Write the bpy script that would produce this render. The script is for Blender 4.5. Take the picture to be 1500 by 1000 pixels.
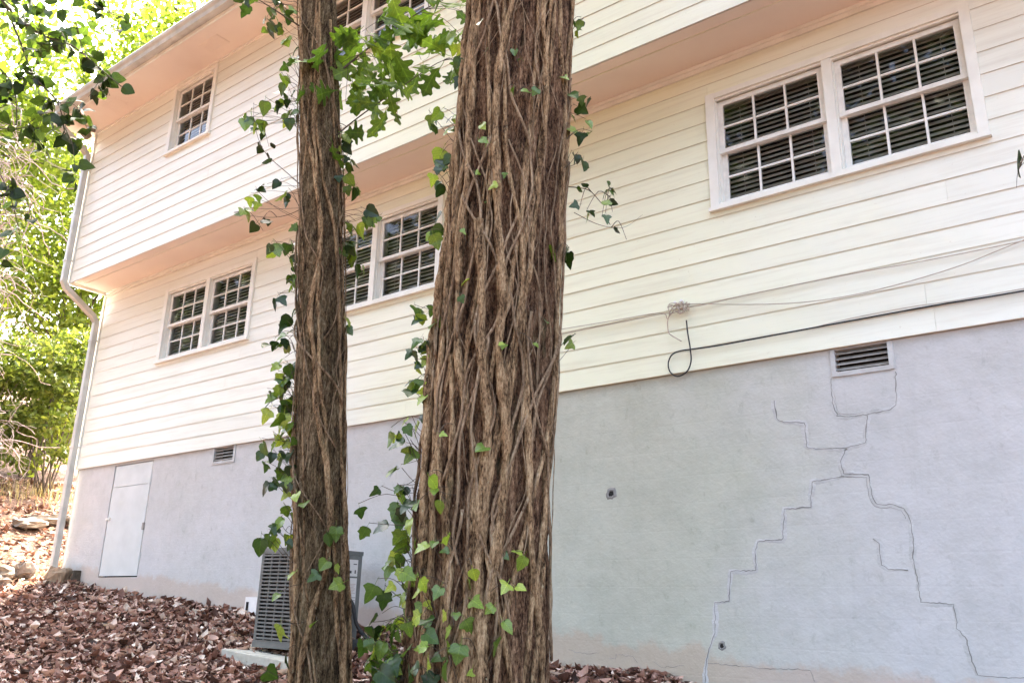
import bpy, math, random
import numpy as np
from mathutils import Vector, Matrix, Euler

for o in list(bpy.data.objects):
    bpy.data.objects.remove(o, do_unlink=True)
scene = bpy.context.scene
COL = scene.collection
random.seed(11)
rng = np.random.default_rng(11)
PI = math.pi

# ------------------------------------------------------------------ camera
cam_d = bpy.data.cameras.new('camera')
cam = bpy.data.objects.new('camera', cam_d)
COL.objects.link(cam)
cam_d.sensor_width = 36.0
cam_d.lens = 30.14
cam_d.clip_start = 0.05
cam_d.clip_end = 600
CAM = Vector((0.0, -6.0, -1.8265))
yaw, pitch, roll = math.radians(-37.54), math.radians(17.48), math.radians(1.154)
fw = Vector((math.sin(yaw) * math.cos(pitch), math.cos(yaw) * math.cos(pitch), math.sin(pitch)))
r0 = Vector((math.cos(yaw), -math.sin(yaw), 0))
u0 = r0.cross(fw)
rt = math.cos(roll) * r0 + math.sin(roll) * u0
up = -math.sin(roll) * r0 + math.cos(roll) * u0
m = Matrix((rt, up, -fw)).transposed().to_4x4()
m.translation = CAM
cam.matrix_world = m
scene.camera = cam

# ------------------------------------------------------------------ light
SUN_AZ = math.radians(28)      # degrees to the left of +y (behind the house)
SUN_EL = math.radians(52)
sun_vec = Vector((-math.sin(SUN_AZ) * math.cos(SUN_EL), math.cos(SUN_AZ) * math.cos(SUN_EL), math.sin(SUN_EL)))
sd = bpy.data.lights.new('sun', 'SUN')
sd.energy = 2.6
sd.angle = math.radians(0.53)
sd.color = (1.0, 0.95, 0.86)
sun = bpy.data.objects.new('sun', sd)
COL.objects.link(sun)
sun.rotation_euler = sun_vec.to_track_quat('Z', 'Y').to_euler()
w = bpy.data.worlds.new('World')
scene.world = w
w.use_nodes = True
wn = w.node_tree
sky = wn.nodes.new('ShaderNodeTexSky')
sky.sky_type = 'NISHITA'
sky.sun_disc = False
sky.sun_elevation = SUN_EL
sky.sun_rotation = -SUN_AZ
sky.dust_density = 10.0
sky.air_density = 1.0
sky.ozone_density = 0.0
bg = wn.nodes['Background']
bg.inputs[1].default_value = 0.15
wn.links.new(sky.outputs[0], bg.inputs[0])
vs = scene.view_settings
vs.view_transform = 'Standard'
vs.look = 'None'
vs.gamma = 1.0
vs.use_curve_mapping = False
vs.exposure = 3.92
scene.render.engine = 'CYCLES'
scene.cycles.max_bounces = 8
scene.cycles.transparent_max_bounces = 8

# ------------------------------------------------------------------ materials
def new_mat(name):
    mt = bpy.data.materials.new(name)
    mt.use_nodes = True
    nt = mt.node_tree
    return mt, nt, nt.nodes['Principled BSDF']

def ramp(nt, fac, stops):
    r = nt.nodes.new('ShaderNodeValToRGB')
    el = r.color_ramp.elements
    while len(el) < len(stops):
        el.new(0.5)
    for e, (p, c) in zip(el, stops):
        e.position = p
        e.color = (*c, 1)
    nt.links.new(fac, r.inputs[0])
    return r.outputs[0]

def coords(nt, scale=(1, 1, 1), kind='Object'):
    tc = nt.nodes.new('ShaderNodeTexCoord')
    mp = nt.nodes.new('ShaderNodeMapping')
    mp.inputs['Scale'].default_value = scale
    if kind == 'World':
        g = nt.nodes.new('ShaderNodeNewGeometry')
        nt.links.new(g.outputs['Position'], mp.inputs[0])
    else:
        nt.links.new(tc.outputs[kind], mp.inputs[0])
    return mp.outputs[0]

def noise(nt, vec, scale, detail=4, rough=0.55):
    n = nt.nodes.new('ShaderNodeTexNoise')
    n.inputs['Scale'].default_value = scale
    n.inputs['Detail'].default_value = detail
    n.inputs['Roughness'].default_value = rough
    if vec is not None:
        nt.links.new(vec, n.inputs['Vector'])
    return n.outputs['Fac']

def bump(nt, bsdf, h, strength, dist):
    b = nt.nodes.new('ShaderNodeBump')
    b.inputs['Strength'].default_value = strength
    b.inputs['Distance'].default_value = dist
    nt.links.new(h, b.inputs['Height'])
    nt.links.new(b.outputs[0], bsdf.inputs['Normal'])

def mixc(nt, fac, a, b, mode='MIX'):
    n = nt.nodes.new('ShaderNodeMix')
    n.data_type = 'RGBA'
    n.blend_type = mode
    for sock, val in ((0, fac), (6, a), (7, b)):
        if isinstance(val, (int, float)):
            n.inputs[sock].default_value = val
        elif isinstance(val, tuple):
            n.inputs[sock].default_value = (*val, 1)
        else:
            nt.links.new(val, n.inputs[sock])
    return n.outputs[2]

def simple(name, c1, c2, scale, rough=0.6, bs=0.0, bd=0.003, stretch=(1, 1, 1), bscale=None, spec=0.3, kind='World', metal=0.0):
    mt, nt, b = new_mat(name)
    v = coords(nt, stretch, kind)
    f = noise(nt, v, scale)
    col = ramp(nt, f, [(0.3, c1), (0.7, c2)])
    nt.links.new(col, b.inputs['Base Color'])
    b.inputs['Roughness'].default_value = rough
    b.inputs['Specular IOR Level'].default_value = spec
    b.inputs['Metallic'].default_value = metal
    if bs:
        bump(nt, b, noise(nt, v, bscale or scale * 6, 5), bs, bd)
    return mt

def light_cast_band(nt, v, xc, half, fuzz=1.2):
    """0..1 mask painting a colour cast of the light along the wall, with a ragged edge"""
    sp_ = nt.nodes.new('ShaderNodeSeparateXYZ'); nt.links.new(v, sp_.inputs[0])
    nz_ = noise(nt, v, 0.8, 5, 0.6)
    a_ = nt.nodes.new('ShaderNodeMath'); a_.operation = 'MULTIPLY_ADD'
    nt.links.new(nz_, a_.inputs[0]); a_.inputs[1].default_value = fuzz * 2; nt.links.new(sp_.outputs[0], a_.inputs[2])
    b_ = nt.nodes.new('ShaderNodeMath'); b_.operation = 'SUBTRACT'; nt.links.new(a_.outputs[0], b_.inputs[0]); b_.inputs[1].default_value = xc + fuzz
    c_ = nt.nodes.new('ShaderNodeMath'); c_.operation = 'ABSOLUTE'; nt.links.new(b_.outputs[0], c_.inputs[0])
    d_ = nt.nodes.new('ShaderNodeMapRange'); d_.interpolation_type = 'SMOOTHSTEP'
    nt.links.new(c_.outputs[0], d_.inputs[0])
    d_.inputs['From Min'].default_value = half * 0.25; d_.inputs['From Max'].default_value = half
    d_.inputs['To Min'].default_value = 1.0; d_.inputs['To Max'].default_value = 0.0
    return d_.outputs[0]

M = {}
# painted lap siding: off-white paint, faint streaks of dirt and weathering
mt, nt, b = new_mat('siding_paint')
v = coords(nt, (1, 1, 1), 'World')
v2 = coords(nt, (0.5, 1, 9), 'World')
base = mixc(nt, light_cast_band(nt, v, -4.2, 3.6), ramp(nt, noise(nt, v, 0.9, 5), [(0.3, (0.765, 0.765, 0.665)), (0.7, (0.79, 0.795, 0.715))]), (0.78, 0.785, 0.585))  # creamy cast of the light painted into the mid-wall siding colour
dirt = ramp(nt, noise(nt, v2, 2.2, 6, 0.65), [(0.48, (1, 1, 1)), (0.8, (0.80, 0.76, 0.72))])
fleck = ramp(nt, noise(nt, v, 34, 3), [(0.70, (1, 1, 1)), (0.78, (0.84, 0.80, 0.76))])
oi = nt.nodes.new('ShaderNodeObjectInfo')
tint = ramp(nt, oi.outputs['Random'], [(0.0, (0.95, 0.95, 0.95)), (1.0, (1, 1, 1))])
c = mixc(nt, 0.8, base, dirt, 'MULTIPLY')
c = mixc(nt, 0.8, c, fleck, 'MULTIPLY')
c = mixc(nt, 1.0, c, tint, 'MULTIPLY')
nt.links.new(c, b.inputs['Base Color'])
b.inputs['Roughness'].default_value = 0.5
b.inputs['Specular IOR Level'].default_value = 0.3
bump(nt, b, noise(nt, coords(nt, (1.5, 1, 14), 'World'), 9, 6), 0.10, 0.002)
M['siding'] = mt
M['siding_edge'] = simple('brown_board_edge', (0.34, 0.28, 0.23), (0.54, 0.46, 0.38), 12, 0.8)  # darker brown tone for the bottom faces of the boards
M['trim'] = simple('trim_paint', (0.70, 0.69, 0.62), (0.81, 0.81, 0.74), 5, 0.5, 0.15, 0.002)
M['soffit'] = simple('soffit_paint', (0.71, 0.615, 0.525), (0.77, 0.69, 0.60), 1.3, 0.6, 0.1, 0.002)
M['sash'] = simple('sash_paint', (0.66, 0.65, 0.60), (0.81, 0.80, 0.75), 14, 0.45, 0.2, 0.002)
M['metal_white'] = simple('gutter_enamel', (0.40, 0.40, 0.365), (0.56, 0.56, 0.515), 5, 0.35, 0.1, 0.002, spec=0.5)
M['blind'] = simple('blind_vinyl', (0.46, 0.44, 0.41), (0.56, 0.535, 0.50), 6, 0.5)
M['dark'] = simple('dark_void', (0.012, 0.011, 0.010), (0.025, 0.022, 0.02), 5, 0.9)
M['room'] = simple('room_paint', (0.10, 0.09, 0.08), (0.14, 0.13, 0.11), 2, 0.9)
M['shingle'] = simple('roof_shingle', (0.06, 0.055, 0.05), (0.12, 0.11, 0.10), 14, 0.9, 0.4, 0.01)
M['door'] = simple('door_paint', (0.50, 0.525, 0.51), (0.57, 0.595, 0.58), 4, 0.5, 0.15, 0.002)
M['vent'] = simple('vent_metal', (0.20, 0.18, 0.16), (0.36, 0.34, 0.31), 18, 0.6, 0.3, 0.002)
M['patch'] = simple('mortar_patch', (0.40, 0.395, 0.375), (0.54, 0.535, 0.52), 7, 0.85, 0.7, 0.008)
M['crack'] = simple('crack_grime', (0.14, 0.135, 0.122), (0.33, 0.32, 0.30), 7, 0.95, 0.4, 0.004)
M['ac'] = simple('ac_enamel', (0.10, 0.107, 0.10), (0.15, 0.157, 0.147), 8, 0.45, 0.1, 0.002, spec=0.4)
M['ac_dark'] = simple('ac_coil', (0.012, 0.012, 0.012), (0.03, 0.03, 0.03), 40, 0.7)
M['concrete'] = simple('pad_concrete', (0.34, 0.33, 0.27), (0.52, 0.50, 0.43), 9, 0.9, 0.5, 0.006)
M['sticker'] = simple('sticker_paper', (0.55, 0.54, 0.52), (0.62, 0.61, 0.58), 9, 0.5)
M['ink'] = simple('sticker_ink', (0.03, 0.03, 0.03), (0.08, 0.07, 0.07), 30, 0.6)
M['ink_pale'] = simple('sticker_pale_ink', (0.38, 0.30, 0.27), (0.45, 0.38, 0.34), 30, 0.6)
M['rubber'] = simple('black_rubber', (0.012, 0.012, 0.013), (0.03, 0.03, 0.03), 20, 0.5)
M['wire_tan'] = simple('tan_wire', (0.36, 0.29, 0.22), (0.48, 0.40, 0.32), 20, 0.6)
M['stone'] = simple('field_stone', (0.12, 0.095, 0.075), (0.30, 0.25, 0.205), 6, 0.9, 0.6, 0.012)
M['block'] = simple('stained_block', (0.12, 0.09, 0.06), (0.36, 0.26, 0.165), 5, 0.9, 0.6, 0.01)
M['pvc'] = simple('white_pvc', (0.66, 0.64, 0.62), (0.76, 0.74, 0.72), 10, 0.4)

# stuccoed foundation: blue-grey paint with greenish and lilac casts of the light painted in, earth splash at the foot
mt, nt, b = new_mat('foundation_stucco')
v = coords(nt, (1, 1, 1), 'World')
base = mixc(nt, light_cast_band(nt, v, -3.6, 2.2), ramp(nt, noise(nt, v, 0.55, 3), [(0.3, (0.49, 0.485, 0.46)), (0.7, (0.53, 0.52, 0.515))]), (0.46, 0.465, 0.385))  # greenish cast of the light painted into the mid-wall stucco
blot = ramp(nt, noise(nt, v, 2.6, 9, 0.75), [(0.3, (0.80, 0.81, 0.79)), (0.55, (1, 1, 1)), (0.75, (1.10, 1.10, 1.10))])
spots = ramp(nt, noise(nt, coords(nt, (1, 1, 0.6), 'World'), 13, 5, 0.7), [(0.28, (0.80, 0.80, 0.78)), (0.42, (1, 1, 1))])
c = mixc(nt, 0.65, base, blot, 'MULTIPLY')
c = mixc(nt, 0.8, c, spots, 'MULTIPLY')
streak = ramp(nt, noise(nt, coords(nt, (7, 1, 0.5), 'World'), 1.6, 7, 0.7), [(0.30, (0.86, 0.85, 0.82)), (0.46, (1, 1, 1)), (0.66, (1, 1, 1)), (0.80, (1.07, 1.07, 1.08))])
c = mixc(nt, 0.35, c, streak, 'MULTIPLY')
sep = nt.nodes.new('ShaderNodeSeparateXYZ')
nt.links.new(v, sep.inputs[0])
gl = nt.nodes.new('ShaderNodeMath'); gl.operation = 'MULTIPLY_ADD'     # height above the sloping ground
nt.links.new(sep.outputs[0], gl.inputs[0]); gl.inputs[1].default_value = 0.077; 
ad = nt.nodes.new('ShaderNodeMath'); ad.operation = 'ADD'
nt.links.new(sep.outputs[2], ad.inputs[0]); ad.inputs[1].default_value = 2.53
nt.links.new(ad.outputs[0], gl.inputs[2])
n3 = nt.nodes.new('ShaderNodeMath'); n3.operation = 'MULTIPLY_ADD'
nt.links.new(noise(nt, v, 3.0, 6, 0.7), n3.inputs[0]); n3.inputs[1].default_value = -0.42
nt.links.new(gl.outputs[0], n3.inputs[2])
splash = ramp(nt, n3.outputs[0], [(0.0, (0.5, 0.5, 0.5)), (0.06, (0.0, 0.0, 0.0))])
c = mixc(nt, splash, c, (0.46, 0.33, 0.24))
nt.links.new(c, b.inputs['Base Color'])
b.inputs['Roughness'].default_value = 0.85
b.inputs['Specular IOR Level'].default_value = 0.15
h1 = noise(nt, v, 5, 6, 0.6)
h2 = noise(nt, v, 45, 4, 0.6)
hm = nt.nodes.new('ShaderNodeMath'); hm.operation = 'MULTIPLY_ADD'
nt.links.new(h2, hm.inputs[0]); hm.inputs[1].default_value = 0.25
nt.links.new(h1, hm.inputs[2])
bk = nt.nodes.new('ShaderNodeTexBrick')
cx = nt.nodes.new('ShaderNodeCombineXYZ')
nt.links.new(sep.outputs[0], cx.inputs[0]); nt.links.new(sep.outputs[2], cx.inputs[1])
nt.links.new(cx.outputs[0], bk.inputs['Vector'])
for nm, vl in (('Scale', 1.0), ('Mortar Size', 0.010), ('Mortar Smooth', 1.0), ('Brick Width', 0.405), ('Row Height', 0.203)):
    bk.inputs[nm].default_value = vl
bj = nt.nodes.new('ShaderNodeMath'); bj.operation = 'MULTIPLY_ADD'
nt.links.new(bk.outputs['Fac'], bj.inputs[0]); bj.inputs[1].default_value = -0.035
nt.links.new(hm.outputs[0], bj.inputs[2])
bump(nt, b, bj.outputs[0], 0.7, 0.014)
M['stucco'] = mt

# window glass: clear pane with a Fresnel reflection
mt, nt, b = new_mat('window_glass')
nt.nodes.remove(b)
out = nt.nodes['Material Output']
tr = nt.nodes.new('ShaderNodeBsdfTransparent'); tr.inputs[0].default_value = (0.86, 0.88, 0.87, 1)
gls = nt.nodes.new('ShaderNodeBsdfGlossy'); gls.inputs['Roughness'].default_value = 0.015
fr = nt.nodes.new('ShaderNodeFresnel'); fr.inputs[0].default_value = 1.45
mx = nt.nodes.new('ShaderNodeMixShader')
nt.links.new(fr.outputs[0], mx.inputs[0]); nt.links.new(tr.outputs[0], mx.inputs[1]); nt.links.new(gls.outputs[0], mx.inputs[2])
bmp = nt.nodes.new('ShaderNodeBump'); bmp.inputs['Strength'].default_value = 0.06; bmp.inputs['Distance'].default_value = 0.01
nt.links.new(noise(nt, coords(nt, (1, 1, 1), 'World'), 3, 2), bmp.inputs['Height'])
nt.links.new(bmp.outputs[0], gls.inputs['Normal'])
nt.links.new(mx.outputs[0], out.inputs[0])
M['glass'] = mt

def leaf_mat(name, stops, trans=0.45, by='object', rough=0.45, spec=0.35, tboost=(1.25, 1.25, 0.6)):
    mt, nt, b = new_mat(name)
    if by == 'object':
        f = nt.nodes.new('ShaderNodeObjectInfo').outputs['Random']
    else:
        f = nt.nodes.new('ShaderNodeNewGeometry').outputs['Random Per Island']
    col = ramp(nt, f, stops)
    if by == 'object':            # leaf-space veins: midrib and side veins, plus blemishes
        oc = coords(nt); sp_ = nt.nodes.new('ShaderNodeSeparateXYZ'); nt.links.new(oc, sp_.inputs[0])
        ab = nt.nodes.new('ShaderNodeMath'); ab.operation = 'ABSOLUTE'; nt.links.new(sp_.outputs[0], ab.inputs[0])
        rib = ramp(nt, ab.outputs[0], [(0.008, (1.5, 1.45, 1.3)), (0.03, (1, 1, 1))])
        sv = nt.nodes.new('ShaderNodeMath'); sv.operation = 'MULTIPLY_ADD'; nt.links.new(ab.outputs[0], sv.inputs[0]); sv.inputs[1].default_value = -0.8; nt.links.new(sp_.outputs[1], sv.inputs[2])
        sn = nt.nodes.new('ShaderNodeMath'); sn.operation = 'MULTIPLY'; nt.links.new(sv.outputs[0], sn.inputs[0]); sn.inputs[1].default_value = 34.0
        si = nt.nodes.new('ShaderNodeMath'); si.operation = 'SINE'; nt.links.new(sn.outputs[0], si.inputs[0])
        side = ramp(nt, si.outputs[0], [(0.80, (0.94, 0.94, 0.94)), (0.98, (1.28, 1.25, 1.15))])
        col = mixc(nt, 1.0, mixc(nt, 1.0, col, rib, 'MULTIPLY'), side, 'MULTIPLY')
    vein = ramp(nt, noise(nt, coords(nt), 5 if by == 'object' else 40, 4), [(0.3, (0.72, 0.76, 0.72)), (0.7, (1.12, 1.10, 1.0))])
    col = mixc(nt, 0.8, col, vein, 'MULTIPLY')
    nt.links.new(col, b.inputs['Base Color'])
    b.inputs['Roughness'].default_value = rough
    b.inputs['Specular IOR Level'].default_value = spec
    if trans > 0:
        t = nt.nodes.new('ShaderNodeBsdfTranslucent')
        nt.links.new(mixc(nt, 1.0, col, tboost, 'MULTIPLY'), t.inputs[0])
        mx = nt.nodes.new('ShaderNodeMixShader')
        mx.inputs[0].default_value = trans
        nt.links.new(b.outputs[0], mx.inputs[1]); nt.links.new(t.outputs[0], mx.inputs[2])
        nt.links.new(mx.outputs[0], nt.nodes['Material Output'].inputs[0])
    return mt

M['ivy_leaf'] = leaf_mat('ivy_leaf', [(0.0, (0.05, 0.10, 0.018)), (0.35, (0.11, 0.18, 0.028)), (0.7, (0.20, 0.29, 0.04)), (1.0, (0.34, 0.42, 0.07))], 0.35, rough=0.35, spec=0.5)
M['ivy_dark'] = leaf_mat('ivy_leaf_shaded', [(0.0, (0.012, 0.028, 0.008)), (0.5, (0.035, 0.075, 0.015)), (0.8, (0.08, 0.14, 0.025)), (1.0, (0.18, 0.27, 0.045))], 0.3, rough=0.35, spec=0.5)  # darker leaf copy with the backlit side shading painted in
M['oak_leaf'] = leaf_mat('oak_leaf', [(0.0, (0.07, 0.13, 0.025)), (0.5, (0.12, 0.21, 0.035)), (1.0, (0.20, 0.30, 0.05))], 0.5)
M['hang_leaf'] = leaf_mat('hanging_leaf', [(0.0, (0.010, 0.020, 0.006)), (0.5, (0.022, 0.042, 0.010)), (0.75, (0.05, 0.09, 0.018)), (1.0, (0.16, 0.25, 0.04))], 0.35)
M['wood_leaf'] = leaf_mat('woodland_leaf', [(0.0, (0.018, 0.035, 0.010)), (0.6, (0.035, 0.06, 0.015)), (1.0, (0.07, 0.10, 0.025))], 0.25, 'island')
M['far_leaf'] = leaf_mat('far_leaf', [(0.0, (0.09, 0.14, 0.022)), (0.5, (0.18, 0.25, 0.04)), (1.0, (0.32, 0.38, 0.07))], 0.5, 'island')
M['shrub_leaf'] = leaf_mat('shrub_leaf', [(0.0, (0.08, 0.12, 0.025)), (0.5, (0.16, 0.21, 0.045)), (1.0, (0.28, 0.30, 0.08))], 0.5, 'island')
M['litter'] = leaf_mat('fallen_leaf', [(0.0, (0.04, 0.022, 0.016)), (0.32, (0.15, 0.07, 0.052)), (0.56, (0.38, 0.205, 0.16)), (0.80, (0.64, 0.43, 0.36)), (1.0, (0.85, 0.74, 0.66))], 0.12, 'island', 0.6, 0.25, (1.2, 1, 0.8))
M['dry_grass'] = leaf_mat('dry_grass', [(0.0, (0.22, 0.17, 0.10)), (1.0, (0.42, 0.34, 0.22))], 0.3, 'island', 0.6, 0.2)
M['dead_twig'] = simple('dead_vine_bark', (0.20, 0.15, 0.135), (0.36, 0.29, 0.265), 9, 0.9)
M['twig'] = simple('twig_bark', (0.045, 0.033, 0.024), (0.11, 0.085, 0.06), 30, 0.8)
M['far_bark'] = simple('far_bark', (0.07, 0.055, 0.045), (0.16, 0.13, 0.105), 7, 0.9, 0.6, 0.02, (1, 1, 0.25))

def bark(name, dark, mid, light, pale):
    mt, nt, b = new_mat(name)
    v = coords(nt, (1, 1, 0.20), 'World')
    v1 = coords(nt, (1, 1, 0.35), 'World')
    v2 = coords(nt, (1, 1, 0.30), 'World')
    a = noise(nt, v, 24, 6, 0.72)
    fibre = noise(nt, v2, 120, 5, 0.7)
    mx_ = nt.nodes.new('ShaderNodeMath'); mx_.operation = 'MULTIPLY_ADD'
    nt.links.new(fibre, mx_.inputs[0]); mx_.inputs[1].default_value = 0.9
    sb = nt.nodes.new('ShaderNodeMath'); sb.operation = 'SUBTRACT'
    nt.links.new(a, sb.inputs[0]); sb.inputs[1].default_value = 0.45
    nt.links.new(sb.outputs[0], mx_.inputs[2])
    col = ramp(nt, mx_.outputs[0], [(0.32, dark), (0.44, mid), (0.58, light), (0.74, pale)])
    big = ramp(nt, noise(nt, v1, 3.5, 4), [(0.3, (0.72, 0.70, 0.66)), (0.7, (1.12, 1.08, 1.02))])
    col = mixc(nt, 1.0, col, big, 'MULTIPLY')
    moss = ramp(nt, noise(nt, v1, 6, 5, 0.7), [(0.60, (0, 0, 0)), (0.74, (0.4, 0.4, 0.4))])
    col = mixc(nt, moss, col, (0.17, 0.16, 0.08))
    lich = ramp(nt, noise(nt, coords(nt, (1, 1, 0.6), 'World'), 38, 4, 0.65), [(0.66, (0, 0, 0)), (0.72, (0.55, 0.55, 0.55))])
    col = mixc(nt, lich, col, tuple(min(0.6, q * 1.25) for q in pale))
    nt.links.new(col, b.inputs['Base Color'])
    b.inputs['Roughness'].default_value = 0.9
    b.inputs['Specular IOR Level'].default_value = 0.12
    bump(nt, b, mx_.outputs[0], 1.0, 0.026)
    return mt
M['bark_big'] = bark('bark_red_brown', (0.012, 0.007, 0.004), (0.09, 0.050, 0.029), (0.23, 0.138, 0.082), (0.46, 0.315, 0.20))
M['bark_thin'] = bark('bark_grey_brown', (0.018, 0.012, 0.007), (0.082, 0.057, 0.031), (0.19, 0.14, 0.082), (0.38, 0.31, 0.205))
M['stem'] = bark('ivy_stem_bark', (0.035, 0.021, 0.011), (0.21, 0.133, 0.073), (0.43, 0.30, 0.175), (0.66, 0.50, 0.32))
M['stem_pale'] = bark('ivy_stem_pale', (0.12, 0.078, 0.048), (0.26, 0.18, 0.115), (0.40, 0.295, 0.195), (0.56, 0.44, 0.31))
M['rootlet'] = simple('aerial_rootlet', (0.08, 0.05, 0.035), (0.20, 0.13, 0.095), 30, 0.9)

mt, nt, b = new_mat('forest_soil')
v = coords(nt, (1, 1, 1), 'World')
c = ramp(nt, noise(nt, v, 7, 8, 0.75), [(0.3, (0.045, 0.026, 0.018)), (0.5, (0.11, 0.065, 0.047)), (0.68, (0.20, 0.13, 0.10)), (0.8, (0.30, 0.21, 0.17))])
nt.links.new(c, b.inputs['Base Color'])
b.inputs['Roughness'].default_value = 0.95
b.inputs['Specular IOR Level'].default_value = 0.1
bump(nt, b, noise(nt, v, 18, 6, 0.7), 1.0, 0.04)
M['soil'] = mt

# ------------------------------------------------------------------ builders
ORG = {}

class MB:
    def __init__(s):
        s.v = []; s.f = []; s.m = []
    def add(s, vs, fs, mi=0):
        o = len(s.v)
        s.v.extend([tuple(p) for p in vs])
        for f in fs:
            s.f.append(tuple(i + o for i in f)); s.m.append(mi)
    def hexa(s, p, mi=0, bottom_mi=None):      # p: 4 bottom (ccw from above), 4 top
        o = len(s.v)
        s.v.extend([tuple(q) for q in p])
        for k, f in enumerate([(3, 2, 1, 0), (4, 5, 6, 7), (0, 1, 5, 4), (1, 2, 6, 5), (2, 3, 7, 6), (3, 0, 4, 7)]):
            s.f.append(tuple(i + o for i in f)); s.m.append(bottom_mi if (k == 0 and bottom_mi is not None) else mi)
    def box(s, x0, x1, y0, y1, z0, z1, mi=0):
        s.hexa([(x0, y0, z0), (x1, y0, z0), (x1, y1, z0), (x0, y1, z0), (x0, y0, z1), (x1, y0, z1), (x1, y1, z1), (x0, y1, z1)], mi)
    def tube(s, path, rad, n=6, mi=0, flat=1.0, fdir=None):
        path = [Vector(p) for p in path]
        if not hasattr(rad, '__len__'):
            rad = [rad] * len(path)
        o = len(s.v)
        ref = Vector((0.3, 0.5, 0.8))
        for i, p in enumerate(path):
            t = (path[min(i + 1, len(path) - 1)] - path[max(i - 1, 0)])
            t = t.normalized() if t.length > 1e-9 else Vector((0, 0, 1))
            a = t.cross(ref)
            if a.length < 0.1:
                a = t.cross(Vector((1, 0, 0)))
            a.normalize(); bb = t.cross(a)
            for k in range(n):
                th = 2 * PI * k / n
                s.v.append(tuple(p + rad[i] * (math.cos(th) * a + math.sin(th) * bb)))
        for i in range(len(path) - 1):
            for k in range(n):
                s.f.append((o + i * n + k, o + i * n + (k + 1) % n, o + (i + 1) * n + (k + 1) % n, o + (i + 1) * n + k)); s.m.append(mi)
        s.f.append(tuple(o + k for k in reversed(range(n)))); s.m.append(mi)
        e = o + (len(path) - 1) * n
        s.f.append(tuple(e + k for k in range(n))); s.m.append(mi)
    def build(s, name, mats, parent=None, origin=None, smooth=False):
        if not isinstance(mats, (list, tuple)):
            mats = [mats]
        if origin is None:
            a = np.array(s.v); origin = Vector(((a[:, 0].min() + a[:, 0].max()) / 2, (a[:, 1].min() + a[:, 1].max()) / 2, a[:, 2].min()))
        origin = Vector(origin)
        me = bpy.data.meshes.new(name)
        me.from_pydata([(p[0] - origin.x, p[1] - origin.y, p[2] - origin.z) for p in s.v], [], s.f)
        for q in mats:
            me.materials.append(M[q])
        me.polygons.foreach_set('material_index', s.m)
        if smooth:
            me.polygons.foreach_set('use_smooth', [True] * len(s.f))
        me.update()
        return place(bpy.data.objects.new(name, me), origin, parent)

def place(o, origin, parent=None):
    COL.objects.link(o)
    origin = Vector(origin)
    if parent is not None:
        o.parent = parent
        o.location = origin - ORG[parent.name]
    else:
        o.location = origin
    ORG[o.name] = origin
    return o

def empty(name, origin, parent=None):
    e = bpy.data.objects.new(name, None)
    e.empty_display_size = 0.1
    return place(e, origin, parent)

def tag(o, label, cat=None, group=None, kind=None):
    o['label'] = label
    if cat: o['category'] = cat
    if group: o['group'] = group
    if kind: o['kind'] = kind
    return o

def mesh_np(name, V, F, mat, parent=None, origin=(0, 0, 0), smooth=False):
    """big meshes straight from arrays; F is (n, k)"""
    me = bpy.data.meshes.new(name)
    V = np.asarray(V, np.float32) - np.asarray(origin, np.float32)
    F = np.asarray(F, np.int32)
    me.vertices.add(len(V)); me.vertices.foreach_set('co', V.ravel())
    k = F.shape[1]
    me.loops.add(F.size); me.loops.foreach_set('vertex_index', F.ravel())
    me.polygons.add(len(F)); me.polygons.foreach_set('loop_start', np.arange(0, F.size, k, dtype=np.int32))
    me.polygons.foreach_set('loop_total', np.full(len(F), k, np.int32))
    if smooth:
        me.polygons.foreach_set('use_smooth', np.ones(len(F), bool))
    me.materials.append(M[mat])
    me.update(calc_edges=True); me.validate()
    return place(bpy.data.objects.new(name, me), origin, parent)

def vnoise(a, b, per, seed):
    """smooth value noise, periodic along a with integer period per"""
    r = np.random.default_rng(seed)
    nb = int(np.ceil(b.max() - min(0, b.min()))) + 3
    tab = r.random((per, nb))
    b = b - min(0, b.min())
    ai = np.floor(a).astype(int); bi = np.floor(b).astype(int)
    fa = a - ai; fb = b - bi
    fa = fa * fa * (3 - 2 * fa); fb = fb * fb * (3 - 2 * fb)
    a0 = ai % per; a1 = (ai + 1) % per
    return (tab[a0, bi] * (1 - fa) + tab[a1, bi] * fa) * (1 - fb) + (tab[a0, bi + 1] * (1 - fa) + tab[a1, bi + 1] * fa) * fb

def ground_z(x, y):
    x = np.asarray(x, float); y = np.asarray(y, float)
    z = -1.60 - 0.077 * (np.maximum(x, -13.0) + 12.1)
    z = z + 0.22 * np.maximum(np.minimum(y, 0), -2.2) + 0.12 * np.minimum(y + 2.2, 0)
    d = np.maximum(0, -13.0 - x)
    z = z + 0.30 * d * d / (d + 0.8)
    z = z + 0.03 * np.sin(x * 1.7 + y * 0.9) * np.sin(y * 2.1 - x * 0.4) + 0.015 * np.sin(x * 5.1) * np.sin(y * 4.3 + 1)
    return z

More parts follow.
